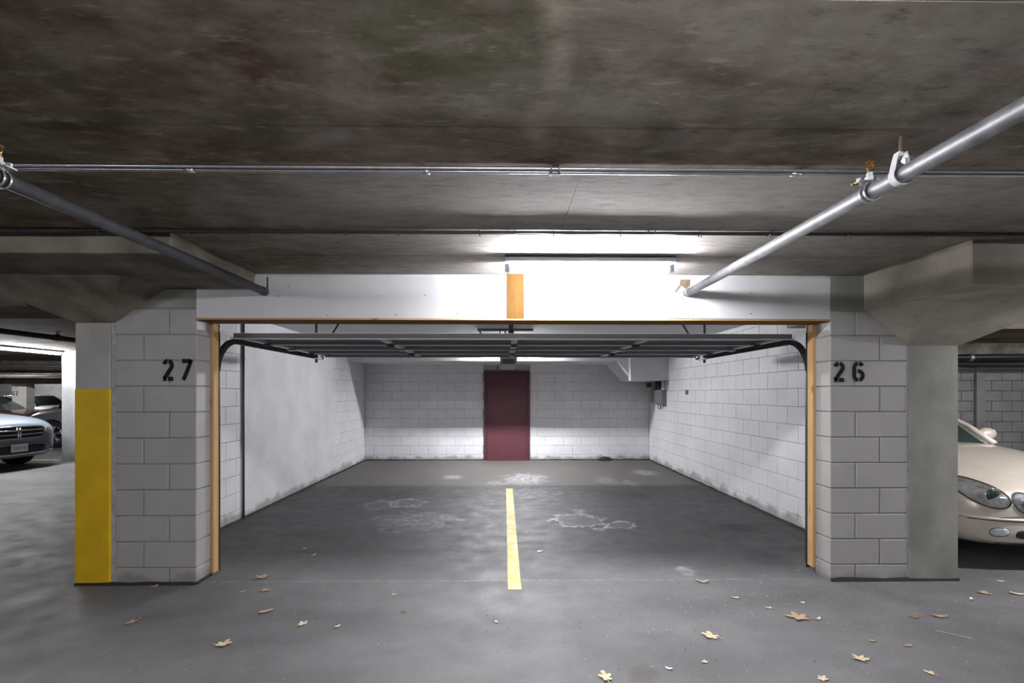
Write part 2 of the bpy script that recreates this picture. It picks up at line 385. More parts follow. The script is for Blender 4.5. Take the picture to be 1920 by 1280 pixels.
# tar line at wall feet
def tar_strip(name, p0, p1, hgt, dep, nrm, parent=None, seed=0):
    bm = bmesh.new(); p0, p1 = Vector(p0), Vector(p1); n = max(6, int((p1 - p0).length / .08)); nr = Vector(nrm)
    rows = []
    for i in range(n + 1):
        p = p0.lerp(p1, i / n); h = hgt * (.5 + .9 * noise.noise(Vector((i * .37, seed, 0))) ** 2 + .5 * abs(noise.noise(Vector((i * .2, seed + 3, 1)))))
        dd = dep * (.8 + .7 * abs(noise.noise(Vector((i * .5, seed + 9, 0)))))
        rows.append([bm.verts.new(p + Vector((0, 0, -.005)) - nr * .002), bm.verts.new(p + nr * dd + Vector((0, 0, -.005))), bm.verts.new(p + nr * dd * .35 + Vector((0, 0, h * .8))), bm.verts.new(p - nr * .002 + Vector((0, 0, h)))])
    for a, b in zip(rows, rows[1:]):
        for k in range(4): bm.faces.new((a[k], b[k], b[(k + 1) % 4], a[(k + 1) % 4]))
    bm.faces.new(rows[0]); bm.faces.new(rows[-1][::-1]); bmesh.ops.recalc_face_normals(bm, faces=bm.faces[:])
    return obj(name, bm, M['tar'], parent)
tag(tar_strip('baseboard_back', (XL, YB, 0), (DX0, YB, 0), .03, .05, (0, -1, 0), seed=1), kind='structure')
tag(tar_strip('baseboard_back', (DX1, YB, 0), (XR, YB, 0), .03, .05, (0, -1, 0), seed=2), kind='structure')
tag(tar_strip('baseboard_left', (XL, 3.98, 0), (XL, YB, 0), .03, .04, (1, 0, 0), seed=3), kind='structure')
tag(tar_strip('baseboard_right', (XR, 3.98, 0), (XR, YB, 0), .03, .04, (-1, 0, 0), seed=4), kind='structure')
# lump of tar by the back wall
bm = bmesh.new(); bmesh.ops.create_icosphere(bm, subdivisions=3, radius=1)
for v in bm.verts: v.co = Vector((v.co.x * .16, v.co.y * .09, max(v.co.z, 0) * .09)) * (1 + .2 * noise.noise(v.co * 2))
o = obj('tar_lump', bm, M['tar'], None, True); lx, _ = at(1134, 860, 10.63); o.location = (lx, 10.62, -.002)
tag(o, 'small black lump of tar at the foot of the back wall', 'tar')
# back beam along the back wall
BZ = at(965, 677, 9.52)[1]
o = obj('concrete_beam', B(XL + .001, XR - .001, 9.52, YB - .001, BZ, ZC + .02, bev=.006), M['parging']); tag(o, 'white painted ceiling beam over the maroon door', 'beam')
# stub capital at right rear
bm = bmesh.new(); x0, zb = at(1183, 713, 9.42)
hexa(bm, [(x0, 9.42, zb), (XR - .002, 9.42, zb), (XR - .002, 9.519, zb), (x0 - .02, 9.519, zb)], [(x0 - .02, 9.42, ZC), (XR - .002, 9.42, ZC), (XR - .002, 9.519, ZC), (x0 - .02, 9.519, ZC)])
cap = obj('concrete_capital', bm, M['parging']); tag(cap, 'boxy white concrete capital above the electrical boxes', 'capital')
bm = bmesh.new(); hexa(bm, [(x0 + .1, 9.5, zb), (XR - .002, 9.5, zb), (XR - .002, 10.6, zb), (x0 + .1, 10.6, zb)], [(x0 - .25, 9.5, BZ), (XR - .002, 9.5, BZ), (XR - .002, 10.6, BZ), (x0 - .25, 10.6, BZ)])
obj('flare', bm, M['parging'], cap)

# maroon door
dr = obj('door_1', B(DX0 + .07, DX1 - .07, YB - .03, YB + .012, .012, DZ1 - .06, bev=.003), M['red']); tag(dr, 'plain maroon steel door in the back wall', kind='structure')
bm = bmesh.new()
box(bm, DX0, DX0 + .068, YB - .045, YB + .02, 0, DZ1); box(bm, DX1 - .068, DX1, YB - .045, YB + .02, 0, DZ1); box(bm, DX0 + .068, DX1 - .068, YB - .045, YB + .02, DZ1 - .058, DZ1)
obj('door_frame', bm, M['red2'], dr)
obj('threshold', B(DX0 + .05, DX1 - .05, YB - .10, YB, 0, .012), M['red2'], dr)
for z in (.3, 1.0, 1.75): obj('hinge', T([(DX1 - .069, YB - .048, z - .05), (DX1 - .069, YB - .048, z + .05)], .008, 8), M['red2'], dr)
obj('lock_plate', B(DX0 + .10, DX0 + .13, YB - .036, YB - .03, .98, 1.08), M['red2'], dr)

# ---------------------------------------------------------------- piers and columns
def pier(label, xa, xb, ja, jb, first, xtex):
    """block pier from X xa to xb (front at FY), joints at ja / jb in alternate courses"""
    p = empty('block_pier', ((xa + xb) / 2, FY + .1, 0), label, 'pillar')
    def part(name, bm, m):
        o = obj(name, bm, m, p); o.location = -Vector(p.location); return o
    part('mortar_core', B(xa + .008, xb - .008, FY + .008, FY + .187, 0, ZC), M['mortar_g'])
    for r, (zA, zB) in enumerate(courses(2.16)):
        j = ja if r % 2 == 0 else jb
        g = .007
        for a, b in ((xa, j), (j, xb)):
            w_ = b - a - (g / 2)
            ctr = Vector(((a + b) / 2 + (g / 4 if a == j else -g / 4), FY + .0975 + random.uniform(-.0015, .0015), (zA + zB) / 2))
            put_block(p, ctr - Vector(p.location), (w_, .195, zB - zA - g), M['grey_block'], .005)
    part('cap_block', B(xa, xb, FY, FY + .195, 2.165, ZC if xa > 0 else 2.318, bev=.004), M['column_r'])
    return p
lxa, lxb = X_at(217, FY), X_at(368, FY)
rxa, rxb = X_at(1557, FY), X_at(1701, FY)
pl = pier('grey block pier stencilled 27, left of the open garage bay', lxa, lxb, X_at(317, FY), X_at(269, FY), 0, 0)
pr = pier('grey block pier stencilled 26, right of the open garage bay', rxa, rxb, X_at(1604, FY), X_at(1650, FY), 0, 0)

cl0, cl1 = X_at(141, FY), X_at(207, FY)
colL = empty('concrete_column', (cl0 + .15, FY + .2, 0), 'square concrete column with a yellow painted lower half', 'pillar')
def lpart(parent, name, bm, m, smooth=False):
    o = obj(name, bm, m, parent, smooth); o.location = -Vector(parent.location); return o
ZY = at(170, 728, FY)[1]
lpart(colL, 'shaft', B(cl0, cl1, FY - .004, FY + .42, 0, 2.05, bev=.008), M['column'])
bm = B(cl0 - .003, cl1 + .003, FY - .0075, FY + .424, .012, ZY, bev=.008)
lpart(colL, 'yellow_band', bm, M['yellow'])
bm = bmesh.new(); n = 26
for i in range(n):
    z0, z1 = 2.1 * i / n, 2.1 * (i + 1) / n
    a = .006 * noise.noise(Vector((0, i * .7, 3))); 
    box(bm, cl1 + .003, lxa - .001, FY + .006 + a, FY + .19, z0, z1)
lpart(colL, 'grout_joint', bm, M['grout'])
# capital of left column + haunched beam going left
bm = bmesh.new()
xr_ = X_at(225, 3.30)
hexa(bm, [(cl0, FY, 2.05), (cl1 + .03, FY, 2.05), (cl1 + .03, 4.15, 2.05), (cl0, 4.15, 2.05)],
     [(cl0 - .45, 3.30, 2.32), (xr_, 3.30, 2.32), (xr_, 4.6, 2.32), (cl0 - .45, 4.6, 2.32)])
bmesh.ops.subdivide_edges(bm, edges=bm.edges[:], cuts=1)
lpart(colL, 'capital', bm, M['capital_l'])
bm = bmesh.new()
prof = [(3.30, 2.32), (3.42, 2.27), (3.62, 2.15), (4.2, 2.15), (4.5, 2.32)]
poly_prism(bm, [(cl0 - .22, y, z) for y, z in prof], (-8.5, 0, 0))
hb = obj('concrete_beam', bm, M['capital_l']); tag(hb, 'stained haunched beam running left from the yellow column', 'beam')
bm = bmesh.new()
poly_prism(bm, [(cl0 + .001, FY + .02, 2.06), (cl0 - .12, FY + .02, 2.125), (cl0 - .23, FY + .02, 2.152), (cl0 - .23, FY + .02, 2.3), (cl0 + .001, FY + .02, 2.3)], (0, .4, 0))
lpart(colL, 'haunch', bm, M['capital_l'])
dpx = X_at(320, 2.82)
o = obj('drop_panel', B(-12, dpx, 2.82, 4.7, 2.32, ZC + .006, bev=.006), M['capital_l']); tag(o, 'shallow dropped slab over the yellow column', 'ceiling panel')
# right column
cr0, cr1 = X_at(1703, FY), X_at(1796, FY)
colR = empty('concrete_column', (cr0 + .2, FY + .2, 0), 'bare grey concrete column with flared top, beside the gold car', 'pillar')
lpart(colR, 'shaft', B(cr0, cr1, FY - .01, FY + .42, 0, 1.9, bev=.01), M['column_r'])
ZD = at(1822, 535, 2.88)[1]; XD = X_at(1822, 2.88); ZF = at(1703, 648, FY)[1]
bm = bmesh.new()
hexa(bm, [(cr0, FY - .01, ZF), (cr1, FY - .01, ZF), (cr1, 4.175, ZF), (cr0, 4.175, ZF)],
     [(XD + .02, 3.30, ZD + .001), (2 * cr1 - cr0 + .02, 3.30, ZD + .001), (2 * cr1 - cr0 + .02, 4.6, ZD + .001), (XD + .02, 4.6, ZD + .001)])
lpart(colR, 'capital', bm, M['capital_r'])
lpart(colR, 'grout_joint', B(rxb - .006, cr0 + .02, FY - .002, FY + .18, 0, ZF + .0), M['grout'])
o = obj('drop_beam', B(XD, 13, 2.88, 4.8, ZD, ZC + .006, bev=.006), M['capital_r']); tag(o, 'pale concrete drop beam over the bare column', 'beam')

tag(tar_strip('trim_1', (cl0, FY - .003, 0), (lxb, FY - .003, 0), .035, .02, (0, -1, 0), seed=11), kind='structure')
tag(tar_strip('trim_2', (lxb, FY, 0), (lxb, FY + .19, 0), .03, .02, (1, 0, 0), seed=12), kind='structure')
tag(tar_strip('trim_3', (rxa, FY - .003, 0), (cr1, FY - .003, 0), .04, .025, (0, -1, 0), seed=13), kind='structure')

# ---------------------------------------------------------------- stencil numbers
def stroke(bm, pts, wd, to3, th=.0012):
    """ribbon with butt ends along 2D points"""
    pts = [Vector(p) for p in pts]; Lf, Rt = [], []
    for i, p in enumerate(pts):
        d = (pts[min(i + 1, len(pts) - 1)] - pts[max(i - 1, 0)]).normalized(); nrm = Vector((-d.y, d.x)) * wd / 2
        Lf.append(p + nrm); Rt.append(p - nrm)
    for i in range(len(pts) - 1):
        q = [Lf[i], Lf[i + 1], Rt[i + 1], Rt[i]]
        f = [bm.verts.new(to3(v.x, v.y, 0)) for v in q]; g_ = [bm.verts.new(to3(v.x, v.y, th)) for v in q]
        bm.faces.new(f); bm.faces.new(g_[::-1])
        for k in range(4): bm.faces.new((f[k], g_[k], g_[(k + 1) % 4], f[(k + 1) % 4]))
    
def arc(cx, cy, rx, ry, a0, a1, n=10):
    return [(cx + rx * math.cos(R(a0 + (a1 - a0) * i / n)), cy + ry * math.sin(R(a0 + (a1 - a0) * i / n))) for i in range(n + 1)]
# glyphs in a 0..0.62 x 0..1 box (stencil bridges left open)
GL = {'2': [arc(.30, .70, .21, .22, 165, 98), arc(.30, .70, .21, .22, 78, -20) + [(.36, .44), (.10, .09)], [(.04, .075), (.22, .075)], [(.30, .075), (.57, .075)]],
      '7': [[(.04, .91), (.52, .91)], [(.52, .95), (.42, .70), (.22, .26), (.10, .02)]],
      '6': [arc(.33, .66, .23, .27, 30, 82), arc(.33, .66, .23, .27, 100, 180, 8) + [(.10, .45)] + arc(.33, .30, .23, .23, 180, 262, 8), arc(.33, .30, .23, .23, -80, 100)]}
def number(parent, s, x0, x1, z0, z1, Y, wd=.15, wcorr=None):
    hgt = z1 - z0; n = len(s); cw = (x1 - x0) / (n - 1 + .60) if n > 1 else (x1 - x0)
    for i, ch in enumerate(s):
        bm = bmesh.new(); ox = x0 + i * cw; sx = cw * .60 / .60 * .98
        f = lambda a, b, d, ox=ox, sx=sx: Vector((ox + a * sx, Y - .0008 - d, z0 + b * hgt))
        for st in GL[ch]: stroke(bm, st, wd, f)
        bmesh.ops.recalc_face_normals(bm, faces=bm.faces[:])
        o = obj('stencil_digit', bm, M['ink'], parent)
        o.location = -Vector(parent.location)
        o['label'] = 'black stencilled %s' % ch
x0, z1 = at(305, 673, FY); x1, z0 = at(362, 713, FY); number(pl, '27', x0, x1, z0, z1, FY - .002, .2)
x0, z1 = at(1562, 678, FY); x1, z0 = at(1619, 715, FY); number(pr, '26', x0, x1, z0, z1, FY - .002, .2)

# ---------------------------------------------------------------- header over the opening
hd = empty('opening_header', (.06, FY, 2.2), 'white drywall header over the garage opening with a plywood board in the middle', 'header')
HX0, HX1 = lxb, rxa
zh = at(960, 597, FY)[1]; zt = at(960, 520, FY)[1]
lpart(hd, 'framing', B(HX0 + .002, HX1 - .002, FY + .016, 3.93, zh + .002, ZC + .01), M['strip'])
xs, xw0, xw1 = X_at(500, FY), X_at(950, FY), X_at(982, FY)
def panel(name, pts, m, y0=FY, th=.013):
    bm = bmesh.new(); poly_prism(bm, [(x, y0, z) for x, z in pts], (0, th, 0)); lpart(hd, name, bm, m)
zcut = at(500, 550, FY)[1]
panel('drywall_panel', [(HX0, zh), (xw0 - .002, zh), (xw0 - .002, zt), (xs + .014, zt), (xs + .012, zcut), (xs - .004, zcut), (xs - .004, zt), (HX0, zt)], M['drywall'])
def P2(pts): return [at(x, y, FY) for x, y in pts]
A = P2([(1293, 597), (1288, 572), (1280, 566), (1270, 558), (1267, 550), (1265, 545), (1274, 535), (1276, 524), (1276, 520)])
panel('drywall_panel', [(xw1 + .002, zh)] + A + [(xw1 + .002, zt)], M['drywall'])
Bp = P2([(1296, 520), (1295, 535), (1288, 541), (1285, 552), (1284, 560), (1290, 570), (1294, 597)])
panel('drywall_panel', [(HX1 - .001, zh), (HX1 - .001, zt)] + Bp, M['drywall'])
panel('torn_paper', P2([(1275, 523.5), (1295, 523.5), (1294, 534), (1297, 536), (1291, 541), (1286, 541), (1279, 535), (1273, 541), (1266, 550), (1266, 545), (1274, 535)]), M['paper'], FY + .004, .005)
panel('gypsum_edge', P2([(1284, 533), (1290, 541), (1285, 556), (1290, 565), (1287, 571), (1278, 565), (1269, 557), (1268, 549), (1276, 538)]), M['gyps'], FY + .006, .006)
panel('plywood_board', [(xw0, zh - .001), (xw1, zh - .001), (xw1, ZC - .002), (xw0, ZC - .002)], M['wood_b'], FY - .006, .02)
panel('slot_board', [(xs - .004, zcut), (xs + .012, zcut), (xs + .014, zt), (xs - .004, zt)], M['paper'], FY + .009, .004)
for px, py in ((541, 536), (521, 555), (797, 553), (710, 555), (742, 590), (856, 588), (613, 591), (1103, 548), (1226, 590), (1272, 589), (1277, 588), (1299, 590), (1409, 549), (1408, 588), (962, 503), (963, 546), (975, 552), (959, 588), (974, 586)):
    x, z = at(px, py, FY); d = -.0068 if 950 < px < 982 else -.0004
    lpart(hd, 'screw_head', T([(x, FY + d, z), (x, FY + d - .0012, z)], .0045, 6), M['ink'])
# wood head board
hw = obj('header_board', B(HX0 + .004, HX1 - .004, FY - .001, 3.98, zh - .014, zh - .001, bev=.002), M['wood_x']); tag(hw, 'brown pine board lining the top of the opening', 'board'); obj('lit_edge', B(HX0 + .006, HX1 - .006, FY - .0025, FY - .001, zh - .013, zh - .002), M['wood_e'], hw)  # front edge strip in brighter pine stands for the lamplight on it
for nm, s, X in (('l', 1, HX0), ('r', -1, HX1)):
    bm = bmesh.new(); a, b = sorted((X + s * .001, X + s * .029)); box(bm, a, b, 3.93, 4.0, 0.02 if s > 0 else .045, zh - .015)
    bmesh.ops.bevel(bm, geom=bm.edges[:], offset=.002, segments=1, affect='EDGES')
    jb = obj('door_jamb', bm, M['wood_z']); tag(jb, 'upright pine jamb on the %s side of the garage opening' % ('left' if s > 0 else 'right'), 'post')
    a, b = sorted((X + s * .002, X + s * .034)); obj('weather_seal', B(a, b, 4.001, 4.012, .02, zh - .015), M['black'], jb)

# ---------------------------------------------------------------- overhead door, tracks, opener
XC, HWd = (HX0 + HX1) / 2, (HX1 - HX0) / 2
gd = empty('overhead_garage_door', (XC, 4.2, 1.98), 'grey steel sectional garage door raised flat under the ceiling', 'garage door')
dw = HWd - .045; ZT = 2.020
def loc(bm, name, m, par=None):
    o = obj(name, bm, m, par or gd)
    if par is None: o.location = -Vector(gd.location)
    return o
for i in range(4):
    y0 = 4.20 + i * .53; y1 = y0 + .526
    bm = bmesh.new(); box(bm, XC - dw, XC + dw, y0, y1, ZT, ZT + .006)
    for k in range(1, 5):
        yy = y0 + (y1 - y0) * k / 5; box(bm, XC - dw + .02, XC + dw - .02, yy - .012, yy + .012, ZT - .006, ZT)
    s = loc(bm, 'door_section', M['door_steel'])
    for ya, yb in ((y0, y0 + .010), (y1 - .010, y1)):
        bm = bmesh.new(); box(bm, XC - dw, XC + dw, ya, yb, ZT - .040, ZT)
        obj('rail', bm, M['door_rail'], s)
        q = y0 - .001 if ya == y0 else y1 - .022
        obj('rail_flange', B(XC - dw, XC + dw, q, q + .022, ZT - .045, ZT - .040), M['door_flange'], s)
    for xx in (XC - dw + .03, XC - 1.22, XC, XC + 1.22, XC + dw - .03):
        obj('stile', B(xx - .03, xx + .03, y0 + .011, y1 - .011, ZT - .034, ZT - .008), M['door_flange'] if abs(xx - XC) < 2 else M['door_rail'], s)
        if i < 3:
            bm = bmesh.new(); box(bm, xx - .03, xx + .03, y1 - .05, y1 + .05, ZT - .052, ZT - .046); tube(bm, [(xx - .03, y1, ZT - .054), (xx + .03, y1, ZT - .054)], .006, 8)
            obj('hinge', bm, M['track'] if i % 2 == 0 else M['galv'], s)
loc(B(XC - dw, XC + dw, 4.188, 4.198, ZT - .035, ZT + .003), 'bottom_seal', M['dgrey'])
loc(B(XC - dw, XC + dw, 4.186, 4.199, ZT + .003, ZT + .0065), 'seal_edge', M['door_flange'])
for s in (-1, 1):
    side = 'left' if s < 0 else 'right'
    X = XC + s * (HWd + .034)
    tr = empty('garage_door_track', (X, 4.08, 0), 'dark curved garage door track on the %s side' % side, 'track')
    path = [(4.08, .03), (4.08, .6), (4.08, 1.2), (4.08, 1.67)] + [(4.08 + .30 * (1 - math.cos(R(a))), 1.67 + .30 * math.sin(R(a))) for a in range(10, 91, 10)] + [(5.0, 1.97), (6.42, 1.97)]
    prof = [(-.022, -.016), (.022, -.016), (.022, .016), (.019, .016), (.019, -.013), (-.019, -.013), (-.019, .016), (-.022, .016)]
    def sweep(pth, prf, m, name):
        bm = bmesh.new(); rings = []
        for i, (y, z) in enumerate(pth):
            a = Vector(pth[max(i - 1, 0)]); b = Vector(pth[min(i + 1, len(pth) - 1)]); d = (b - a).normalized(); nr = Vector((d.y, -d.x))
            rings.append([bm.verts.new((X + s * (q), y + nr.x * p, z + nr.y * p)) for p, q in prf])
        k = len(prf)
        for a, b in zip(rings, rings[1:]):
            for j in range(k): bm.faces.new((a[j], a[(j + 1) % k], b[(j + 1) % k], b[j]))
        bm.faces.new(rings[0][::-1]); bm.faces.new(rings[-1]); bmesh.ops.recalc_face_normals(bm, faces=bm.faces[:])
        lpart(tr, name, bm, m)
    sweep(path[:4], prof, M['track'], 'vertical_track')
    sweep(path[3:13], prof, M['track'], 'curved_track')
    sweep(path[12:], prof, M['track'], 'horizontal_track')
    lpart(tr, 'support_angle', B(X - .018, X + .018, 4.3, 6.40, 1.992, 1.996), M['dgrey'])
    # bracket from jamb
    bm = bmesh.new(); hexa(bm, [(X + s * .02, 4.02, 2.03), (X + s * .024, 4.02, 2.03), (X + s * .024, 4.5, 2.00), (X + s * .02, 4.5, 2.00)], [(X + s * .02, 4.02, 2.07), (X + s * .024, 4.02, 2.07), (X + s * .024, 4.5, 2.03), (X + s * .02, 4.5, 2.03)])
    lpart(tr, 'wall_bracket', bm, M['track'])
    for z in (.4, 1.0, 1.5): lpart(tr, 'track_bracket', B(min(X, X + s * .02), max(X, X + s * .02), 4.012, 4.09, z, z + .05), M['track'])
    # rear hangers of perforated angle
    hy = 6.22
    bm = bmesh.new(); box(bm, X - .018, X + .018, hy, hy + .003, 1.9, ZC); box(bm, X + s * .015, X + s * .018, hy, hy + .03, 1.9, ZC)
    lpart(tr, 'hanger', bm, M['angle'])
    bm = bmesh.new(); hexa(bm, [(X - s * .02, hy + .03, 2.02), (X - s * .05, hy + .03, 2.02), (X - s * .05, hy + .033, 2.02), (X - s * .02, hy + .033, 2.02)], [(X - s * .28, hy + .03, ZC), (X - s * .31, hy + .03, ZC), (X - s * .31, hy + .033, ZC), (X - s * .28, hy + .033, ZC)])
    bmesh.ops.recalc_face_normals(bm, faces=bm.faces[:]); lpart(tr, 'diagonal_brace', bm, M['angle'])
    lpart(tr, 'stop_bolt', T([(X - .05, 6.35, 1.985), (X + .05, 6.35, 1.985)], .008, 8), M['galv'])
    lpart(tr, 'end_plate', B(X - .05, X + .03, 6.40, 6.404, 1.955, 2.03), M['galv'])
    for yy in (5.2, 5.75, 6.1): lpart(tr, 'roller_bracket', B(X - s * .05 - .01, X - s * .05 + .01, yy - .01, yy + .01, 1.995, 2.04), M['galv'])

op = empty('garage_door_opener', (XC, 7.0, 1.9), 'grey garage door opener hanging behind the raised door', 'door opener')
xo0, zo = at(937, 690, 6.75); xo1, _ = at(970, 690, 6.75); xm = (xo0 + xo1) / 2; hwm = (xo1 - xo0) / 2
bm = bmesh.new(); secs = []
for y, k, zb, ztt in ((6.75, .86, zo + .02, 2.02), (6.80, 1, zo, 2.04), (7.15, 1, zo - .005, 2.04), (7.2, .85, zo + .02, 2.02)):
    secs.append([bm.verts.new((xm + a * hwm * k, y, z)) for a, z in ((-.75, zb), (.75, zb), (1, zb + .05), (1, ztt - .03), (.85, ztt), (-.85, ztt), (-1, ztt - .03), (-1, zb + .05))])
for a, b in zip(secs, secs[1:]):
    for j in range(8): bm.faces.new((a[j], a[(j + 1) % 8], b[(j + 1) % 8], b[j]))
bm.faces.new(secs[0][::-1]); bm.faces.new(secs[-1]); bmesh.ops.recalc_face_normals(bm, faces=bm.faces[:])
lpart(op, 'motor_housing', bm, M['opener'])
lpart(op, 'light_lens', B(xm - hwm * .8, xm + hwm * .8, 6.735, 6.752, zo + .005, zo + .055, bev=.008), M['opener_lens'])
lpart(op, 'grille_plate', B(xm - hwm * .7, xm + hwm * .7, 6.742, 6.752, zo + .07, zo + .13, bev=.003), M['dgrey'])
lpart(op, 'rail', B(xm - .02, xm + .02, 3.95, 6.76, 2.085, 2.125), M['track'])
lpart(op, 'door_arm', T([(xm, 4.3, 2.0), (xm, 4.6, 2.09)], .012, 8), M['galv'])
xb0, zb_ = at(895, 618, 6.9); xb1, _ = at(1000, 618, 6.9)
bm = bmesh.new(); box(bm, xb0, xb1, 6.9, 6.903, zb_ - .02, zb_ + .02); box(bm, xb0, xb1, 6.9, 6.93, zb_ + .017, zb_ + .02)
mb = lpart(op, 'mount_angle', bm, M['angle'])
for i in range(22):
    xx = xb0 + (i + .5) * (xb1 - xb0) / 22
    lpart(op, 'angle_slot', B(xx - .008, xx + .008, 6.8985, 6.9, zb_ - .014, zb_ - .002), M['strip'])
for xx in (xb0 + .12, xb1 - .12):
    lpart(op, 'ceiling_strap', B(xx - .017, xx + .017, 6.904, 6.907, zb_ - .01, ZC), M['angle'])
for xx, x2 in ((xm - .12, xm - .12), (xm + .07, xm + .07), (xm - .05, xm - .05)):
    lpart(op, 'hanger_strap', B(xx - .010, xx + .010, 6.908, 6.911, 2.03, zb_ + .01), M['angle'])
bm = bmesh.new(); hexa(bm, [(xb0 + .2, 6.93, 2.04), (xb0 + .23, 6.93, 2.04), (xb0 + .23, 6.933, 2.04), (xb0 + .2, 6.933, 2.04)], [(xb0 + .01, 6.93, zb_), (xb0 + .04, 6.93, zb_), (xb0 + .04, 6.933, zb_), (xb0 + .01, 6.933, zb_)])
lpart(op, 'diagonal_strap', bm, M['angle'])
lpart(op, 'pull_cord_knob', T([(xm - .17, 6.8, zo - .02), (xm - .15, 6.78, zo + .05)], .006, 6), M['black'])

# ---------------------------------------------------------------- lights
tube_mats = {}
def light(p0, p1, label, strength, group='fluorescent batten lights', drop=.065, side=(0, -1), z=None):
    """fluorescent batten with one bare tube; p0, p1 ends (x, y) at ceiling"""
    a, b = Vector((p0[0], p0[1], 0)), Vector((p1[0], p1[1], 0)); d = (b - a).normalized(); n = Vector((side[0], side[1], 0)); Lg = (b - a).length
    c = (a + b) / 2
    ang = math.atan2(d.y, d.x)
    e = empty('fluorescent_light', (c.x, c.y, z or ZC), label, 'light', group, rz=ang)
    h = Lg / 2
    sgn = 1 if (Matrix.Rotation(-ang, 3, 'Z') @ n).y > 0 else -1
    bm = bmesh.new(); 
    poly_prism(bm, [(-h, -.05, 0), (-h, .05, 0), (-h, .062, -.012), (-h, .062, -.040), (-h, .018, -.052), (-h, -.018, -.052), (-h, -.062, -.040), (-h, -.062, -.012)], (Lg, 0, 0))
    obj('housing', bm, M['housing'], e)
    if strength not in tube_mats: tube_mats[strength] = emit('tube_glow_%d' % len(tube_mats), (.965, .962, 1.0), strength)
    bm = bmesh.new(); zt_ = -drop - .012
    tube(bm, [(-h + .035, 0, zt_), (h - .035, 0, zt_)], .015, 12); obj('tube', bm, tube_mats[strength], e, True)
    for s_ in (-1, 1):
        bm = bmesh.new(); x_ = s_ * h; box(bm, min(x_, x_ - s_ * .03), max(x_, x_ - s_ * .03), -.02, .02, zt_ - .018, -.045); obj('lamp_holder', bm, M['cap'], e)
    return e
FX0, FX1 = X_at(947, 3.30), X_at(1262, 3.30)
light((FX0, 3.30), (FX1, 3.30), 'bright fluorescent batten light above the plywood board', TUBE, drop=.066)
light((-.45, 9.36), (.75, 9.36), 'fluorescent light hidden behind the raised garage door', T_IN)
ax0 = -9.75
light((ax0, 9.15), (ax0 + -.02, 10.6), 'fluorescent light over the silver crossover car', T_LEFT)
light((ax0, 7.5), (ax0, 8.95), 'fluorescent light at the left edge of the photo', T_LEFT)
light((4.9, 3.05), (6.1, 3.05), 'added unseen fluorescent light over the next bay, brightening the gold car', T_RIGHT, z=2.15)  # no known lamp here; added out of view to light the gold bonnet
light((9.3, 6.4), (10.5, 6.4), 'added unseen fluorescent light deep in the next bay, brightening its rear wall', 220.0)  # invented fixture out of view, lifts the block wall behind the gold car
light((-3.2, -3.2), (-2.0, -3.2), 'fluorescent light across the aisle to the left', 260.0)
light((3.4, -3.2), (4.6, -3.2), 'fluorescent light across the aisle to the right', T_BACK)
light((-.4, .15), (.8, .15), 'added unseen fill light just above the viewpoint', 345.0)  # added as fill for the header and opening, kept out of view
light((-5.2, -.6), (-4.0, -.6), 'added unseen fill light in the aisle opposite the yellow column', 260.0)  # extra fixture out of view, added to even out the light
light((8.0, 1.0), (9.2, 1.0), 'added unseen fill light in the aisle further right', T_BACK)  # another added fixture out of view, for more uniform light
light((-17, 15), (-15.8, 15), 'far fluorescent light near the pillar stencilled 62', T_FAR)
light((-25.5, 24.2), (-24.3, 24.2), 'added unseen fluorescent light washing the rear wall on the far left', T_FAR)  # put in out of view to lift the dark far background
light((-22.5, 20), (-21.3, 20), 'farthest fluorescent light near the rear wall', T_FAR)

# ---------------------------------------------------------------- pipes
ZP = 2.295
def hpipe(name, X, ya, yb, r, m, label, cat='pipe', z=ZP):
    o = obj(name, T([(X, ya, z), (X, (ya + yb) / 2, z), (X, yb, z)], r, 24), m, None, True); return tag(o, label, cat)
XPR, XPL = at(1289, 548, FY)[0], at(497, 547, FY)[0]
def pipe(X, m, label, side):
    e = empty('sprinkler_pipe', (X, 2, ZP), label, 'pipe')
    def lp(name, bm, m_, sm=False): return lpart(e, name, bm, m_, sm)
    lp('pipe', T([(X, -7.5, ZP), (X, 0, ZP), (X, FY + .06, ZP)], .030, 24), m, True)
    lp('end_collar', T([(X, FY - .05, ZP), (X, FY - .005, ZP)], .034, 20), m, True)
    return e
e1 = pipe(XPR, M['steel_pipe'], 'grey steel sprinkler pipe on the right running to the header', 1)
e2 = pipe(XPL, M['dark_pipe'], 'dark steel sprinkler pipe on the left running to the header', -1)
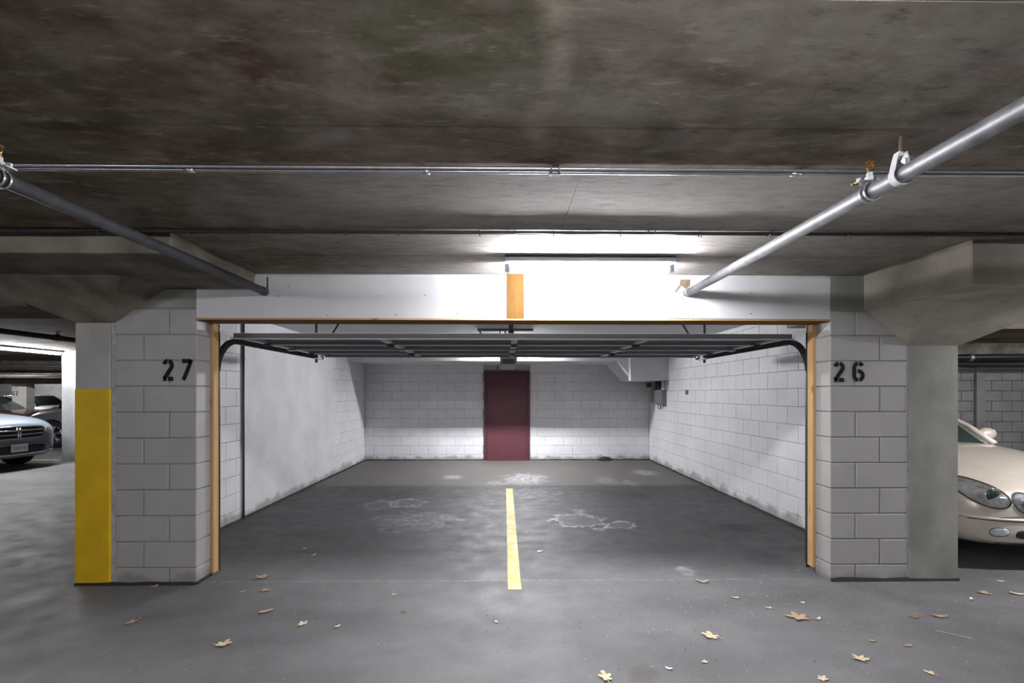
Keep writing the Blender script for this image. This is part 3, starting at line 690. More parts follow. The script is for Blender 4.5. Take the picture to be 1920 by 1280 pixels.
def clamp_head(pipe_, X, Y):
    bm = bmesh.new()
    tube(bm, [(X, Y, ZP + .078), (X, Y, ZP + .088)], .010, 10)
    for s in (-1, 1): tube(bm, [(X + s * .006, Y, ZP + .086), (X + s * .013, Y, ZP + .098), (X + s * .012, Y, ZP + .110), (X + s * .003, Y, ZP + .120)], .0028, 8)
    tube(bm, [(X, Y, ZP + .088), (X, Y, ZP + .118)], .003, 8)
    tube(bm, [(X, Y, ZP + .120), (X, Y, ZP + .1225)], .016, 12)
    hd_ = lpart(pipe_, 'sprinkler_head', bm, M['brass'], False); hd_['label'] = 'brass sprinkler head'
    def lp(name, bm, m_, sm=False): return obj(name, bm, m_, hd_, sm)
    bm = bmesh.new()
    for dy in (-.012, .012): ring(bm, (X, Y + dy, ZP), (0, 1, 0), .0345, .004, 24, 6)
    lp('u_bolt', bm, M['galv'], True)
    bm = bmesh.new(); box(bm, X - .06, X + .05, Y - .022, Y + .022, ZP + .034, ZP + .042); bmesh.ops.bevel(bm, geom=bm.edges[:], offset=.002, segments=1, affect='EDGES')
    lp('saddle_plate', bm, M['galv'])
    for sx in (-.045, .04): lp('nut', T([(X + sx, Y, ZP + .042), (X + sx, Y, ZP + .055)], .009, 6), M['galv'])
    lp('bolt', T([(X - .075, Y, ZP + .03), (X - .05, Y, ZP + .03)], .005, 8), M['brass'])
    lp('outlet', T([(X, Y, ZP + .03), (X, Y, ZP + .062), (X, Y, ZP + .064), (X, Y, ZP + .078)], [.018, .018, .013, .013], 6), M['galv'])
clamp_head(e1, XPR, 1.87)
clamp_head(e2, XPL, 1.79)
clamp_head(e1, XPR, -2.2)
# band hanger
hx, hy = XPR, 1.725
e = empty('pipe_hanger', (hx, hy, ZP), 'pale steel band hanger with rusty rod on the right pipe', 'pipe hanger')
bm = bmesh.new(); n = 24
pr_ = [(hx + .034 * math.cos(R(a)), ZP + .034 * math.sin(R(a))) for a in range(150, 391, 12)]
pr_ = [(hx - .012, ZP + .085), (hx - .020, ZP + .06)] + pr_ + [(hx + .020, ZP + .06), (hx + .012, ZP + .085)]
for (xa, za), (xb, zb2) in zip(pr_, pr_[1:]):
    d = Vector((xb - xa, zb2 - za)).normalized(); nn = Vector((-d.y, d.x)) * -.0025
    hexa(bm, [(xa, hy - .013, za), (xb, hy - .013, zb2), (xb, hy + .013, zb2), (xa, hy + .013, za)], [(xa + nn.x, hy - .013, za + nn.y), (xb + nn.x, hy - .013, zb2 + nn.y), (xb + nn.x, hy + .013, zb2 + nn.y), (xa + nn.x, hy + .013, za + nn.y)])
bmesh.ops.recalc_face_normals(bm, faces=bm.faces[:]); lpart(e, 'band', bm, M['strip'])
lpart(e, 'rod', T([(hx, hy, ZP + .06), (hx, hy, ZC + .002)], .005, 8), M['rust'])
lpart(e, 'nut', T([(hx, hy, ZP + .07), (hx, hy, ZP + .085)], .010, 6), M['galv'])
lpart(e, 'side_bolt', T([(hx + .01, hy, ZP + .055), (hx + .04, hy, ZP + .065)], .009, 6), M['galv'])

# conduits across the ceiling
YE, zE = 2.0, ZC - .0115
cd = empty('ceiling_conduit', (0, YE, zE), 'thin silvery conduit pair strapped across the slab', 'conduit')
lpart(cd, 'conduit', T([(-9, YE + .0, zE), (-3, YE, zE), (XPL + 5.1, YE, zE)] if False else [(-9, YE, zE), (0, YE, zE), (8, YE, zE)], .0085, 12), M['emt'], True)
lpart(cd, 'conduit', T([(-9, YE - .022, zE + .004), (0, YE - .022, zE + .004), (8, YE - .022, zE + .004)], .0065, 12), M['emt'], True)
for px in (1040,):
    x = X_at(px, YE); bm = bmesh.new()
    box(bm, x - .02, x - .014, YE - .034, YE + .014, zE - .012, ZC); box(bm, x + .014, x + .02, YE - .034, YE + .014, zE - .012, ZC); box(bm, x - .02, x + .02, YE + .014, YE + .018, zE, ZC)
    box(bm, x - .024, x + .024, YE - .012, YE + .0, zE - .014, zE - .0105)
    lpart(cd, 'strap', bm, M['dgrey'])
for px in (800,): 
    x = X_at(px, YE); lpart(cd, 'coupling', T([(x - .012, YE, zE), (x + .012, YE, zE)], .013, 12), M['galv'], True)
for px in (1492, 355): 
    x = X_at(px, YE); lpart(cd, 'coupling', T([(x - .02, YE, zE), (x + .02, YE, zE)], .0115, 12), M['galv'], True)
YK, zK = 2.755, ZC - .0115
cb = empty('cable_run', (0, YK, zK), 'black cable tied along a dark conduit across the slab', 'cable')
XK0, XK1 = -12, 9
lpart(cb, 'conduit', T([(XK0, YK, zK), (0, YK, zK), (XK1, YK, zK)], .0105, 12), M['cable_pipe'], True)
bm = bmesh.new(); pts = []
random.seed(3)
xs_ = [XK0 + i * .21 for i in range(int((XK1 - XK0) / .21) + 1)]
tube(bm, [(x, YK - .021 + random.uniform(-.003, .003), zK - .008 + random.uniform(-.004, .003)) for x in xs_], .0045, 6)
lpart(cb, 'black_cable', bm, M['black'], True)
for px in (40, 190, 358, 465, 650, 747, 900, 1037, 1161, 1311, 1440, 1587, 1740, 1890):
    x = X_at(px, YK); bm = bmesh.new(); box(bm, x - .003, x + .003, YK - .028, YK + .011, zK - .016, zK - .0135); box(bm, x - .003, x + .003, YK + .010, YK + .012, zK - .016, ZC); box(bm, x - .002, x + .002, YK - .031, YK - .028, zK - .032, zK + .005)
    lpart(cb, 'cable_tie', bm, M['black'])
for px in (960, 1221):
    x = X_at(px, YK); bm = bmesh.new(); box(bm, x - .022, x - .017, YK - .02, YK + .016, zK - .014, ZC); box(bm, x + .017, x + .022, YK - .02, YK + .016, zK - .014, ZC); box(bm, x - .022, x + .022, YK - .012, YK + .012, zK - .013, zK - .010)
    lpart(cb, 'strap', bm, M['dgrey'])
# upright conduit on left wall
o = obj('wall_conduit', T([(XL + .018, YC - .01, .0), (XL + .018, YC - .01, ZC)], .013, 12), M['dgrey'], None, True); tag(o, 'thin dark upright conduit on the left white wall', 'conduit')

# electrical boxes on right wall near the back
eb = empty('electrical_box', (XR - .08, 9.75, 1.5), 'grey electrical box with looping wires near the rear right corner', 'electrical box')
def wbox(name, p0, p1, dep, m, back=0):
    (xa, ya), (xb, yb) = p0, p1
    Ya = Yof(xa); Yb = Yof(xb); za = zof(Ya, yb); zb3 = zof(Ya, ya)
    lpart(eb, name, B(XR - dep - back, XR - .001 - back, min(Ya, Yb), max(Ya, Yb), za, zb3, bev=.004), m)
def Yof(px):
    t = (px - CX) / F; return XR * (C_ - t * S_) / (t * C_ + S_)
def zof(Y, py): return H + (CY - py) * (Y * C_ + XR * S_) / F
wbox('enclosure', (1236, 731), (1250, 758), .10, M['elec'])
wbox('tall_panel', (1227, 715), (1234, 755), .09, M['elec'])
wbox('conduit_stub', (1234, 712), (1240, 731), .05, M['track'])
wbox('side_box', (1222, 718), (1228, 726), .12, M['track'])
y_ = Yof(1246)
lpart(eb, 'wire', T([(XR - .05, Yof(1238), zof(y_, 757)), (XR - .06, Yof(1239), zof(y_, 764)), (XR - .06, Yof(1242), zof(y_, 767)), (XR - .06, Yof(1244), zof(y_, 763)), (XR - .05, Yof(1244.5), zof(y_, 757))], .006, 6), M['black'], True)
lpart(eb, 'wire', T([(XR - .04, Yof(1242), zof(y_, 757)), (XR - .04, Yof(1243), zof(y_, 766)), (XR - .04, Yof(1246), zof(y_, 764)), (XR - .04, Yof(1247), zof(y_, 757))], .006, 6), M['black'], True)
lpart(eb, 'wire', T([(XR - .03, Yof(1249), zof(y_, 731)), (XR - .03, Yof(1249.5), zof(y_, 722)), (XR - .03, Yof(1248), zof(y_, 712)), (XR - .03, Yof(1247), zof(y_, 706))], .006, 6), M['black'], True)
y_ = Yof(1289); z_ = zof(y_, 735)
jb2 = obj('junction_box', T([(XR - .001, y_, z_), (XR - .03, y_, z_)], .042, 16), M['elec'], None, False); tag(jb2, 'small round junction plug on the right white wall', 'electrical box')
obj('cover_plate', T([(XR - .03, y_, z_), (XR - .034, y_, z_)], .030, 16), M['gyps'], jb2)

# ---------------------------------------------------------------- floor markings
bm = bmesh.new()
n = 60; (xa, ya), (xb, yb) = fl(965, 1105), fl(955, 916); rows = []
for i in range(n + 1):
    k = i / n; y = ya + (yb - ya) * k; xc = xa + (xb - xa) * k; wv = .051
    e0 = .004 * noise.noise(Vector((0, y * 4, 1))); e1 = .004 * noise.noise(Vector((5, y * 4, 1)))
    rows.append([bm.verts.new(p) for p in ((xc - wv + e0, y, -.001), (xc - wv + e0, y, .0022), (xc + wv + e1, y, .0022), (xc + wv + e1, y, -.001))])
for a, b in zip(rows, rows[1:]):
    for k in range(3): bm.faces.new((a[k], a[k + 1], b[k + 1], b[k]))
bm.faces.new(rows[0][::-1]); bm.faces.new(rows[-1]); bmesh.ops.recalc_face_normals(bm, faces=bm.faces[:])
o = obj('parking_line', bm, M['line']); tag(o, 'worn yellow parking line down the middle of the bay', 'floor marking')
for Y, lab in ((10.9, 'yellow stall line beside the silver crossover'), (8.0, 'yellow stall line at the far left, nearer than the crossover'), (13.0, 'yellow stall line behind the white column')):
    o = obj('parking_line', B(-15, -10.1, Y - .05, Y + .05, -.001, .0022), M['line2']); tag(o, lab, 'floor marking')

# ---------------------------------------------------------------- surroundings
def struct(name, bm, m, label=None): return tag(obj(name, bm, m), label, kind='structure')
YN = 9.25
wn = struct('wall_bay_rear', B(XR + .19, 13.6, YN + .012, YN + .25, 0, ZC + .02), M['mortar_f'], 'grey block wall behind the gold car')
block_wall(wn, 0, 7.2, 13.4, YN, -1, ZC - .01, M['far_block'], .012)
block_wall(wn, 0, XR + .2, 7.2, YN, -1, ZC - .01, M['far_block'], .012)
x0 = X_at(1826, YN); obj('pilaster', B(x0, x0 + .17, YN - .06, YN, 0, ZC - .01, bev=.005), M['far_block'], wn)
zbb = at(1860, 686, YN)[1]
o = obj('concrete_beam', B(XR + .2, 13.5, 8.7, YN + .2, zbb, ZC, bev=.006), M['capital_l']); tag(o, 'dark beam above the grey block wall behind the gold car', 'beam')
o = hpipe('ceiling_pipe', 0, 0, 1, .05, M['black'], 'black pipe along the beam behind the gold car'); bpy.data.objects.remove(o)
zpp = at(1860, 670, 8.2)[1]
o = obj('ceiling_pipe', T([(XR + .3, 8.2, zpp), (8, 8.2, zpp), (13.4, 8.2, zpp + .05)], .055, 16), M['black'], None, True); tag(o, 'thick black pipe under the ceiling behind the gold car', 'pipe')
obj('pipe_coupling', T([(X_at(1819, 8.2) - .03, 8.2, zpp), (X_at(1819, 8.2) + .03, 8.2, zpp)], .066, 16), M['galv'], o, True)
zpp = at(1860, 681, 8.5)[1]
o = obj('ceiling_pipe', T([(XR + .3, 8.5, zpp), (13.4, 8.5, zpp)], .025, 12), M['dgrey'], None, True); tag(o, 'thin dark pipe just below the thick black one', 'pipe')
struct('wall_far_right', B(13.6, 13.9, -9, YN + .25, 0, ZC + .05), M['far_block'])
struct('wall_front', B(-34, 14, -9.3, -9, 0, ZC + .05), M['far_block'])
struct('wall_far_left', B(-34.3, -34, -9, 34, 0, ZC + .05), M['far_block'])
struct('wall_far_rear', B(-34, 14, 27, 27.3, 0, ZC + .05), M['far_block'])
# white column
wx0 = X_at(115, 10.6)
o = obj('concrete_column', B(wx0, wx0 + .45, 10.6, 11.0, 0, ZC, bev=.01), M['white_paint']); tag(o, 'white painted column beyond the yellow one, beside the parked cars', 'pillar')
# pillar 62
Y6 = 17.5; x6 = X_at(22, Y6); x6b = X_at(49, Y6)
p62 = empty('concrete_column', (x6 + .2, Y6 + .2, 0), 'distant pale column stencilled 62', 'pillar')
lpart(p62, 'shaft', B(x6, x6b, Y6, Y6 + .32, 0, 2.0, bev=.01), M['column'])
x0, z1 = at(23.5, 733, Y6); x1, z0 = at(34, 741, Y6); number(p62, '62', x0, x1, z0, z1, Y6 - .002, .2)
for Y, zb_, lab in ((Y6 - .1, at(20, 719, Y6)[1], 'dark concrete beam above the column stencilled 62'), (13.9, 2.12, 'dark concrete beam crossing over the grey parked car'), (22.0, 2.0, 'farthest dark beam on the left')):
    o = obj('concrete_beam', B(-33, -5, Y, Y + .8, zb_, ZC + .02), M['capital_l']); tag(o, lab, 'beam')
o = obj('concrete_beam', B(-8.1, -7.3, 5.6, 5.9, 2.36, ZC + .01), M['capital_l']); bpy.data.objects.remove(o)
XQ = -6.45
sp = empty('ceiling_pipe', (XQ, 7, 2.3), 'dark sprinkler pipe at far left running away under the ceiling', 'pipe')
lpart(sp, 'pipe', T([(XQ, 4.9, 2.3), (XQ, 10, 2.3), (XQ, 20, 2.3)], .036, 16), M['dark_pipe'], True)
yy = 6.95
bm = bmesh.new(); tube(bm, [(XQ, yy, 2.3), (XQ, yy, 2.36)], .02, 8); tube(bm, [(XQ - .02, yy, 2.36), (XQ - .02, yy, 2.40)], .006, 6); tube(bm, [(XQ + .02, yy, 2.36), (XQ + .02, yy, 2.40)], .006, 6); tube(bm, [(XQ, yy, 2.40), (XQ, yy, 2.405)], .035, 10)
lpart(sp, 'sprinkler', bm, M['rust'])
lpart(sp, 'clamp', T([(XQ, yy - .05, 2.3), (XQ, yy + .05, 2.3)], .045, 12), M['rust'], True)
for k, (Y, z) in enumerate(((12.4, 2.2), (16.3, 2.1), (16.9, 2.0))):
    o = obj('ceiling_pipe', T([(-33, Y, z), (-6, Y, z)], .05, 10), M['dark_pipe'], None, True)
    tag(o, ('nearest cross pipe over the grey car', 'middle cross pipe near the column stencilled 62', 'lowest cross pipe near the column stencilled 62')[k], 'pipe')

# ---------------------------------------------------------------- cars
def paint(name, c, rough=.3, metal=.5): return mat(name, c, rough=rough, metal=metal, coat=.7)
M['gold'] = paint('champagne_paint', (.66, .59, .51), .30, .2)
M['silver'] = paint('pale_blue_silver_paint', (.25, .30, .35), .35, .2)
M['maroon'] = paint('black_cherry_paint', (.035, .012, .018), .25, .3)
M['greycar'] = paint('grey_paint', (.30, .31, .32), .35, .5)
M['whitecar'] = paint('white_car_paint', (.75, .76, .78), .3, 0)
M['glass'] = mat('car_glass', (.03, .045, .042), rough=.06, spec=.8)
M['tyre'] = mat('tyre_rubber', (.018, .018, .019), rough=.8)
M['alloy'] = mat('alloy_rim', (.55, .56, .58), rough=.3, metal=.9)
M['chrome'] = mat('chrome', (.75, .76, .78), rough=.12, metal=1)
M['plastic'] = mat('black_plastic', (.02, .02, .022), rough=.5)
M['plastic_g'] = mat('grey_plastic', (.16, .165, .17), rough=.5)
M['amber'] = mat('amber_reflector', (.30, .085, .02), rough=.3)
M['redlamp'] = mat('red_lamp', (.45, .02, .02), rough=.25)
M['plate'] = mat('plate_white', (.72, .74, .77), rough=.5)
M['plateink'] = mat('plate_blue', (.08, .12, .30), rough=.5)
M['reflector'] = mat('lamp_reflector', (.50, .52, .55), (.78, .80, .83), 25, rough=.25, metal=.35)
m_, t_, b_ = nt('lamp_lens'); b_.inputs['Base Color'].default_value = (.95, .97, 1, 1); b_.inputs['Roughness'].default_value = .03; b_.inputs['Transmission Weight'].default_value = 1; b_.inputs['IOR'].default_value = 1.12; b_.inputs['Coat Weight'].default_value = 1
M['lens'] = m_

SEDAN = dict(L=4.82, st=[(0, .42, .33, .50, .58), (.05, .62, .25, .545, .665), (.15, .76, .20, .59, .735), (.34, .85, .18, .65, .80), (.62, .895, .18, .73, .865), (1.0, .905, .18, .79, .92), (1.40, .91, .18, .84, .965),
    (2.0, .915, .18, .87, .98), (3.3, .915, .18, .88, .98), (4.1, .90, .19, .88, .985), (4.5, .86, .21, .86, .97), (4.72, .76, .26, .80, .93), (4.82, .5, .36, .62, .78)],
    gh=dict(yb0=1.38, yb1=4.10, wb=.80, zb=.93, yr0=2.36, yr1=3.55, wr=.60, zr=1.42), wy=(.88, 3.72), wr=.33)
SUV = dict(L=4.85, st=[(0, .60, .30, .62, .84), (.06, .76, .24, .70, .93), (.17, .86, .22, .78, .99), (.4, .915, .22, .86, 1.05), (.9, .92, .22, .92, 1.10), (1.3, .92, .22, .95, 1.14), (2.2, .92, .22, .97, 1.15), (3.6, .92, .22, .98, 1.15),
    (4.4, .90, .24, .98, 1.14), (4.72, .86, .28, .95, 1.10), (4.85, .7, .4, .8, 1.0)],
    gh=dict(yb0=1.25, yb1=4.72, wb=.84, zb=1.08, yr0=2.0, yr1=4.3, wr=.68, zr=1.69), wy=(.90, 3.80), wr=.36)

def car_body(spec):
    bm = bmesh.new(); rings = []
    for y, w_, zb, zs, zt in spec['st']:
        h = zs - zb; k = zt - zs
        half = [(0, zb), (.6 * w_, zb), (.90 * w_, zb + .03), (.975 * w_, zb + .30 * h), (w_, zb + .62 * h), (.985 * w_, zs), (.90 * w_, zs + .55 * k), (.66 * w_, zs + .86 * k), (.33 * w_, zs + .97 * k), (0, zt)]
        full = half + [(-x, z) for x, z in half[-2:0:-1]]
        rings.append([bm.verts.new((x, y, z)) for x, z in full])
    n = len(rings[0])
    for a, b in zip(rings, rings[1:]):
        for j in range(n): bm.faces.new((a[j], b[j], b[(j + 1) % n], a[(j + 1) % n]))
    for rg in (rings[0], rings[-1]):
        c = bm.verts.new(sum((v.co for v in rg), Vector()) / n)
        for j in range(n): bm.faces.new((rg[j], rg[(j + 1) % n], c))
    bmesh.ops.recalc_face_normals(bm, faces=bm.faces[:])
    me = bpy.data.meshes.new('tmp'); bm.to_mesh(me); bm.free()
    o = bpy.data.objects.new('tmp', me); C.objects.link(o)
    md = o.modifiers.new('s', 'SUBSURF'); md.levels = 2; md.render_levels = 2
    cut = bmesh.new()
    for y in spec['wy']:
        for s in (-1, 1):
            r = spec['wr'] + .065
            tube(cut, [(s * .62, y, spec['wr']), (s * 1.2, y, spec['wr'])], r, 32)
    bmesh.ops.recalc_face_normals(cut, faces=cut.faces[:])
    cm = bpy.data.meshes.new('cut'); cut.to_mesh(cm); cut.free(); co = bpy.data.objects.new('cut', cm); C.objects.link(co)
    bo = o.modifiers.new('b', 'BOOLEAN'); bo.operation = 'DIFFERENCE'; bo.object = co; bo.solver = 'EXACT'
    dg = bpy.context.evaluated_depsgraph_get(); dg.update()
    res = bpy.data.meshes.new_from_object(o.evaluated_get(dg))
    bpy.data.objects.remove(o); bpy.data.objects.remove(co)
    for p in res.polygons: p.use_smooth = True
    return res
def sharp(me, ang=40):
    try: me.set_sharp_from_angle(angle=R(ang))
    except Exception: pass

def car(name, spec, pm, loc, rz, label, detail=None, rear=False):
    root = empty(name, loc, label, 'car', 'parked cars', rz=rz)
    me = car_body(spec); me.materials.clear(); me.materials.append(pm); sharp(me)
    body = bpy.data.objects.new('body', me); C.objects.link(body); body.parent = root
    bvh = BVHTree.FromPolygons([v.co.copy() for v in me.vertices], [tuple(p.vertices) for p in me.polygons])
    def hit(x, z, ex=0):
        h = bvh.ray_cast(Vector((x, -2, z)), Vector((0, 1, 0)))
        return (h[0].y if h[0] else .5) - ex
    def hitside(y, z, s):
        h = bvh.ray_cast(Vector((s * 3, y, z)), Vector((-s, 0, 0))); return h[0].x if h[0] else s * .9
    def hittop(x, y):
        h = bvh.ray_cast(Vector((x, y, 3)), Vector((0, 0, -1))); return h[0].z if h[0] else .9
    def patch(nm, cx, cz, a, b, rot, m, off=.003, dome=0, sq=2.0, par=root, rings=5, seg=28, thick=.012, sm=True):
        bm = bmesh.new(); vs_ = []; ca, sa = math.cos(R(rot)), math.sin(R(rot))
        def P(r, k):
            t = 2 * math.pi * k / seg; c, s = math.cos(t), math.sin(t)
            ex = math.copysign(abs(c) ** (2 / sq), c) * a * r; ez = math.copysign(abs(s) ** (2 / sq), s) * b * r
            x, z = cx + ex * ca - ez * sa, cz + ex * sa + ez * ca
            return x, hit(x, z, off + dome * (1 - r * r)), z
        c = bm.verts.new(P(0, 0))
        for i in range(1, rings + 1): vs_.append([bm.verts.new(P(i / rings, k)) for k in range(seg)])
        x = [bm.verts.new((v.co.x, v.co.y + thick, v.co.z)) for v in vs_[-1]]; vs_.append(x)
        for k in range(seg): bm.faces.new((c, vs_[0][(k + 1) % seg], vs_[0][k]))
        for A_, B_ in zip(vs_, vs_[1:]):
            for k in range(seg): bm.faces.new((A_[k], A_[(k + 1) % seg], B_[(k + 1) % seg], B_[k]))
        bmesh.ops.recalc_face_normals(bm, faces=bm.faces[:])
        return obj(nm, bm, m, par, sm)
    def rim_line(nm, pts, r, m, par=root, off=.002, seg=6):
        bm = bmesh.new(); tube(bm, [(x, hit(x, z, off), z) for x, z in pts], r, seg); return obj(nm, bm, m, par, True)
    def ell(cx, cz, a, b, rot, n=36, sq=2.0):
        out = []
        for k in range(n + 1):
            t = 2 * math.pi * k / n; c, s = math.cos(t), math.sin(t)
            ex = math.copysign(abs(c) ** (2 / sq), c) * a; ez = math.copysign(abs(s) ** (2 / sq), s) * b
            out.append((cx + ex * math.cos(R(rot)) - ez * math.sin(R(rot)), cz + ex * math.sin(R(rot)) + ez * math.cos(R(rot))))
        return out
    # greenhouse
    g = spec['gh']; bm = bmesh.new(); lv = []
    for k in (0, .33, .66, .93, 1.0):
        kk = k ** 1.15 if k < .95 else 1
        y0 = g['yb0'] + (g['yr0'] - g['yb0']) * kk; y1 = g['yb1'] + (g['yr1'] - g['yb1']) * kk; w_ = g['wb'] + (g['wr'] - g['wb']) * kk ** 1.2; z = g['zb'] + (g['zr'] - g['zb']) * (k ** .9)
        if k == 1.0: w_ -= .10; y0 += .12; y1 -= .12; z = g['zr'] + .015
        rg = []
        for u in range(9):
            x = -1 + u / 4; rg.append((w_ * x, y0 + .16 * abs(x) ** 2.4, z - (.0 if k < 1 else .0)))
        for u in range(1, 6): rg.append((w_, y0 + .16 + (y1 - .12 - y0 - .16) * u / 6, z))
        for u in range(9):
            x = 1 - u / 4; rg.append((w_ * x, y1 - .12 * abs(x) ** 2.4, z))
        for u in range(1, 6): rg.append((-w_, y1 - .12 + (y0 + .16 - y1 + .12) * u / 6, z))
        lv.append([bm.verts.new(p) for p in rg])
    n = len(lv[0])
    for a, b in zip(lv, lv[1:]):
        for j in range(n): bm.faces.new((a[j], a[(j + 1) % n], b[(j + 1) % n], b[j]))
    c = bm.verts.new((0, (g['yr0'] + g['yr1']) / 2, g['zr'] + .03))
    for j in range(n): bm.faces.new((lv[-1][j], lv[-1][(j + 1) % n], c))
    bmesh.ops.recalc_face_normals(bm, faces=bm.faces[:])
    corner = [[v.co.copy() for v in (l[0], l[8], l[14], l[22])] for l in lv]
    topring = [v.co.copy() for v in lv[3]]; tr2 = [v.co.copy() for v in lv[4]]
    obj('windows', bm, M['glass'], root, True)
    bm = bmesh.new(); a = [bm.verts.new(v * 1.0 + Vector((0, 0, .006))) for v in topring]; b = [bm.verts.new(v + Vector((0, 0, .010))) for v in tr2]; c = bm.verts.new((0, (g['yr0'] + g['yr1']) / 2, g['zr'] + .045))
    for j in range(n): bm.faces.new((a[j], a[(j + 1) % n], b[(j + 1) % n], b[j])); bm.faces.new((b[j], b[(j + 1) % n], c))
    bmesh.ops.recalc_face_normals(bm, faces=bm.faces[:]); obj('roof', bm, pm, root, True)
    for q in range(4):
        bm = bmesh.new(); tube(bm, [corner[l][q] for l in range(4)], [.035, .03, .028, .03], 8); obj('roof_pillar', bm, pm, root, True)
    for s in (-1, 1):
        ym = (g['yb0'] + g['yb1']) / 2
        bm = bmesh.new(); tube(bm, [(s * (g['wb'] + .002), ym, g['zb']), (s * (g['wb'] * .5 + g['wr'] * .5 + .01), ym, (g['zb'] + g['zr']) / 2), (s * (g['wr'] + .01), ym, g['zr'])], .03, 8); obj('door_pillar', bm, M['plastic'], root, True)
        # mirror
        bm = bmesh.new(); bmesh.ops.create_uvsphere(bm, u_segments=16, v_segments=10, radius=1)
        for v in bm.verts: v.co = Vector((s * (g['wb'] + .15) + v.co.x * .105, g['yb0'] + .42 + v.co.y * (.07 if v.co.y < 0 else .03), g['zb'] + .09 + v.co.z * .075))
        mo = obj('mirror', bm, pm, root, True)
        obj('mirror_stalk', T([(s * (g['wb'] - .04), g['yb0'] + .44, g['zb'] + .02), (s * (g['wb'] + .10), g['yb0'] + .42, g['zb'] + .06)], .02, 8), M['plastic'], mo, True)
    # wheels
    for y in spec['wy']:
        for s in (-1, 1):
            r = spec['wr']; bm = bmesh.new(); x0_ = s * .66; x1_ = s * .875
            prf = [(x0_, r * .62), (x0_, r * .93), (x0_ + s * .025, r), (x1_ - s * .025, r), (x1_, r * .94), (x1_ + s * .004, r * .72), (x1_ - s * .012, r * .66), (x1_ - s * .10, r * .60)]
            rings_ = [[bm.verts.new((px, y + rr * math.cos(2 * math.pi * k / 32), r + rr * math.sin(2 * math.pi * k / 32))) for k in range(32)] for px, rr in prf]
            for A_, B_ in zip(rings_, rings_[1:]):
                for k in range(32): bm.faces.new((A_[k], A_[(k + 1) % 32], B_[(k + 1) % 32], B_[k]))
            bm.faces.new(rings_[0]); bm.faces.new(rings_[-1]); bmesh.ops.recalc_face_normals(bm, faces=bm.faces[:])
            wh = obj('wheel', bm, M['tyre'], root, True)
            bm = bmesh.new(); xr = x1_ - s * .012
            ring(bm, (xr, y, r), (1, 0, 0), r * .66, .012, 32, 8)
            tube(bm, [(xr - s * .03, y, r), (xr + s * .002, y, r)], r * .16, 16)
            for k in range(5):
                for dk in (-.13, .13):
                    a_ = 2 * math.pi * k / 5 + .3; a2 = a_ + dk * 1.3
                    tube(bm, [(xr - s * .01, y + r * .1 * math.cos(a_), r + r * .1 * math.sin(a_)), (xr - s * .006, y + r * .42 * math.cos(a_ + dk * .8), r + r * .42 * math.sin(a_ + dk * .8)), (xr - s * .008, y + r * .66 * math.cos(a2), r + r * .66 * math.sin(a2))], [.026, .018, .024], 6)
            obj('rim', bm, M['alloy'], wh, True)
    if detail: detail(dict(root=root, hit=hit, hitside=hitside, hittop=hittop, patch=patch, line=rim_line, ell=ell, body=body, pm=pm, spec=spec))
    return root

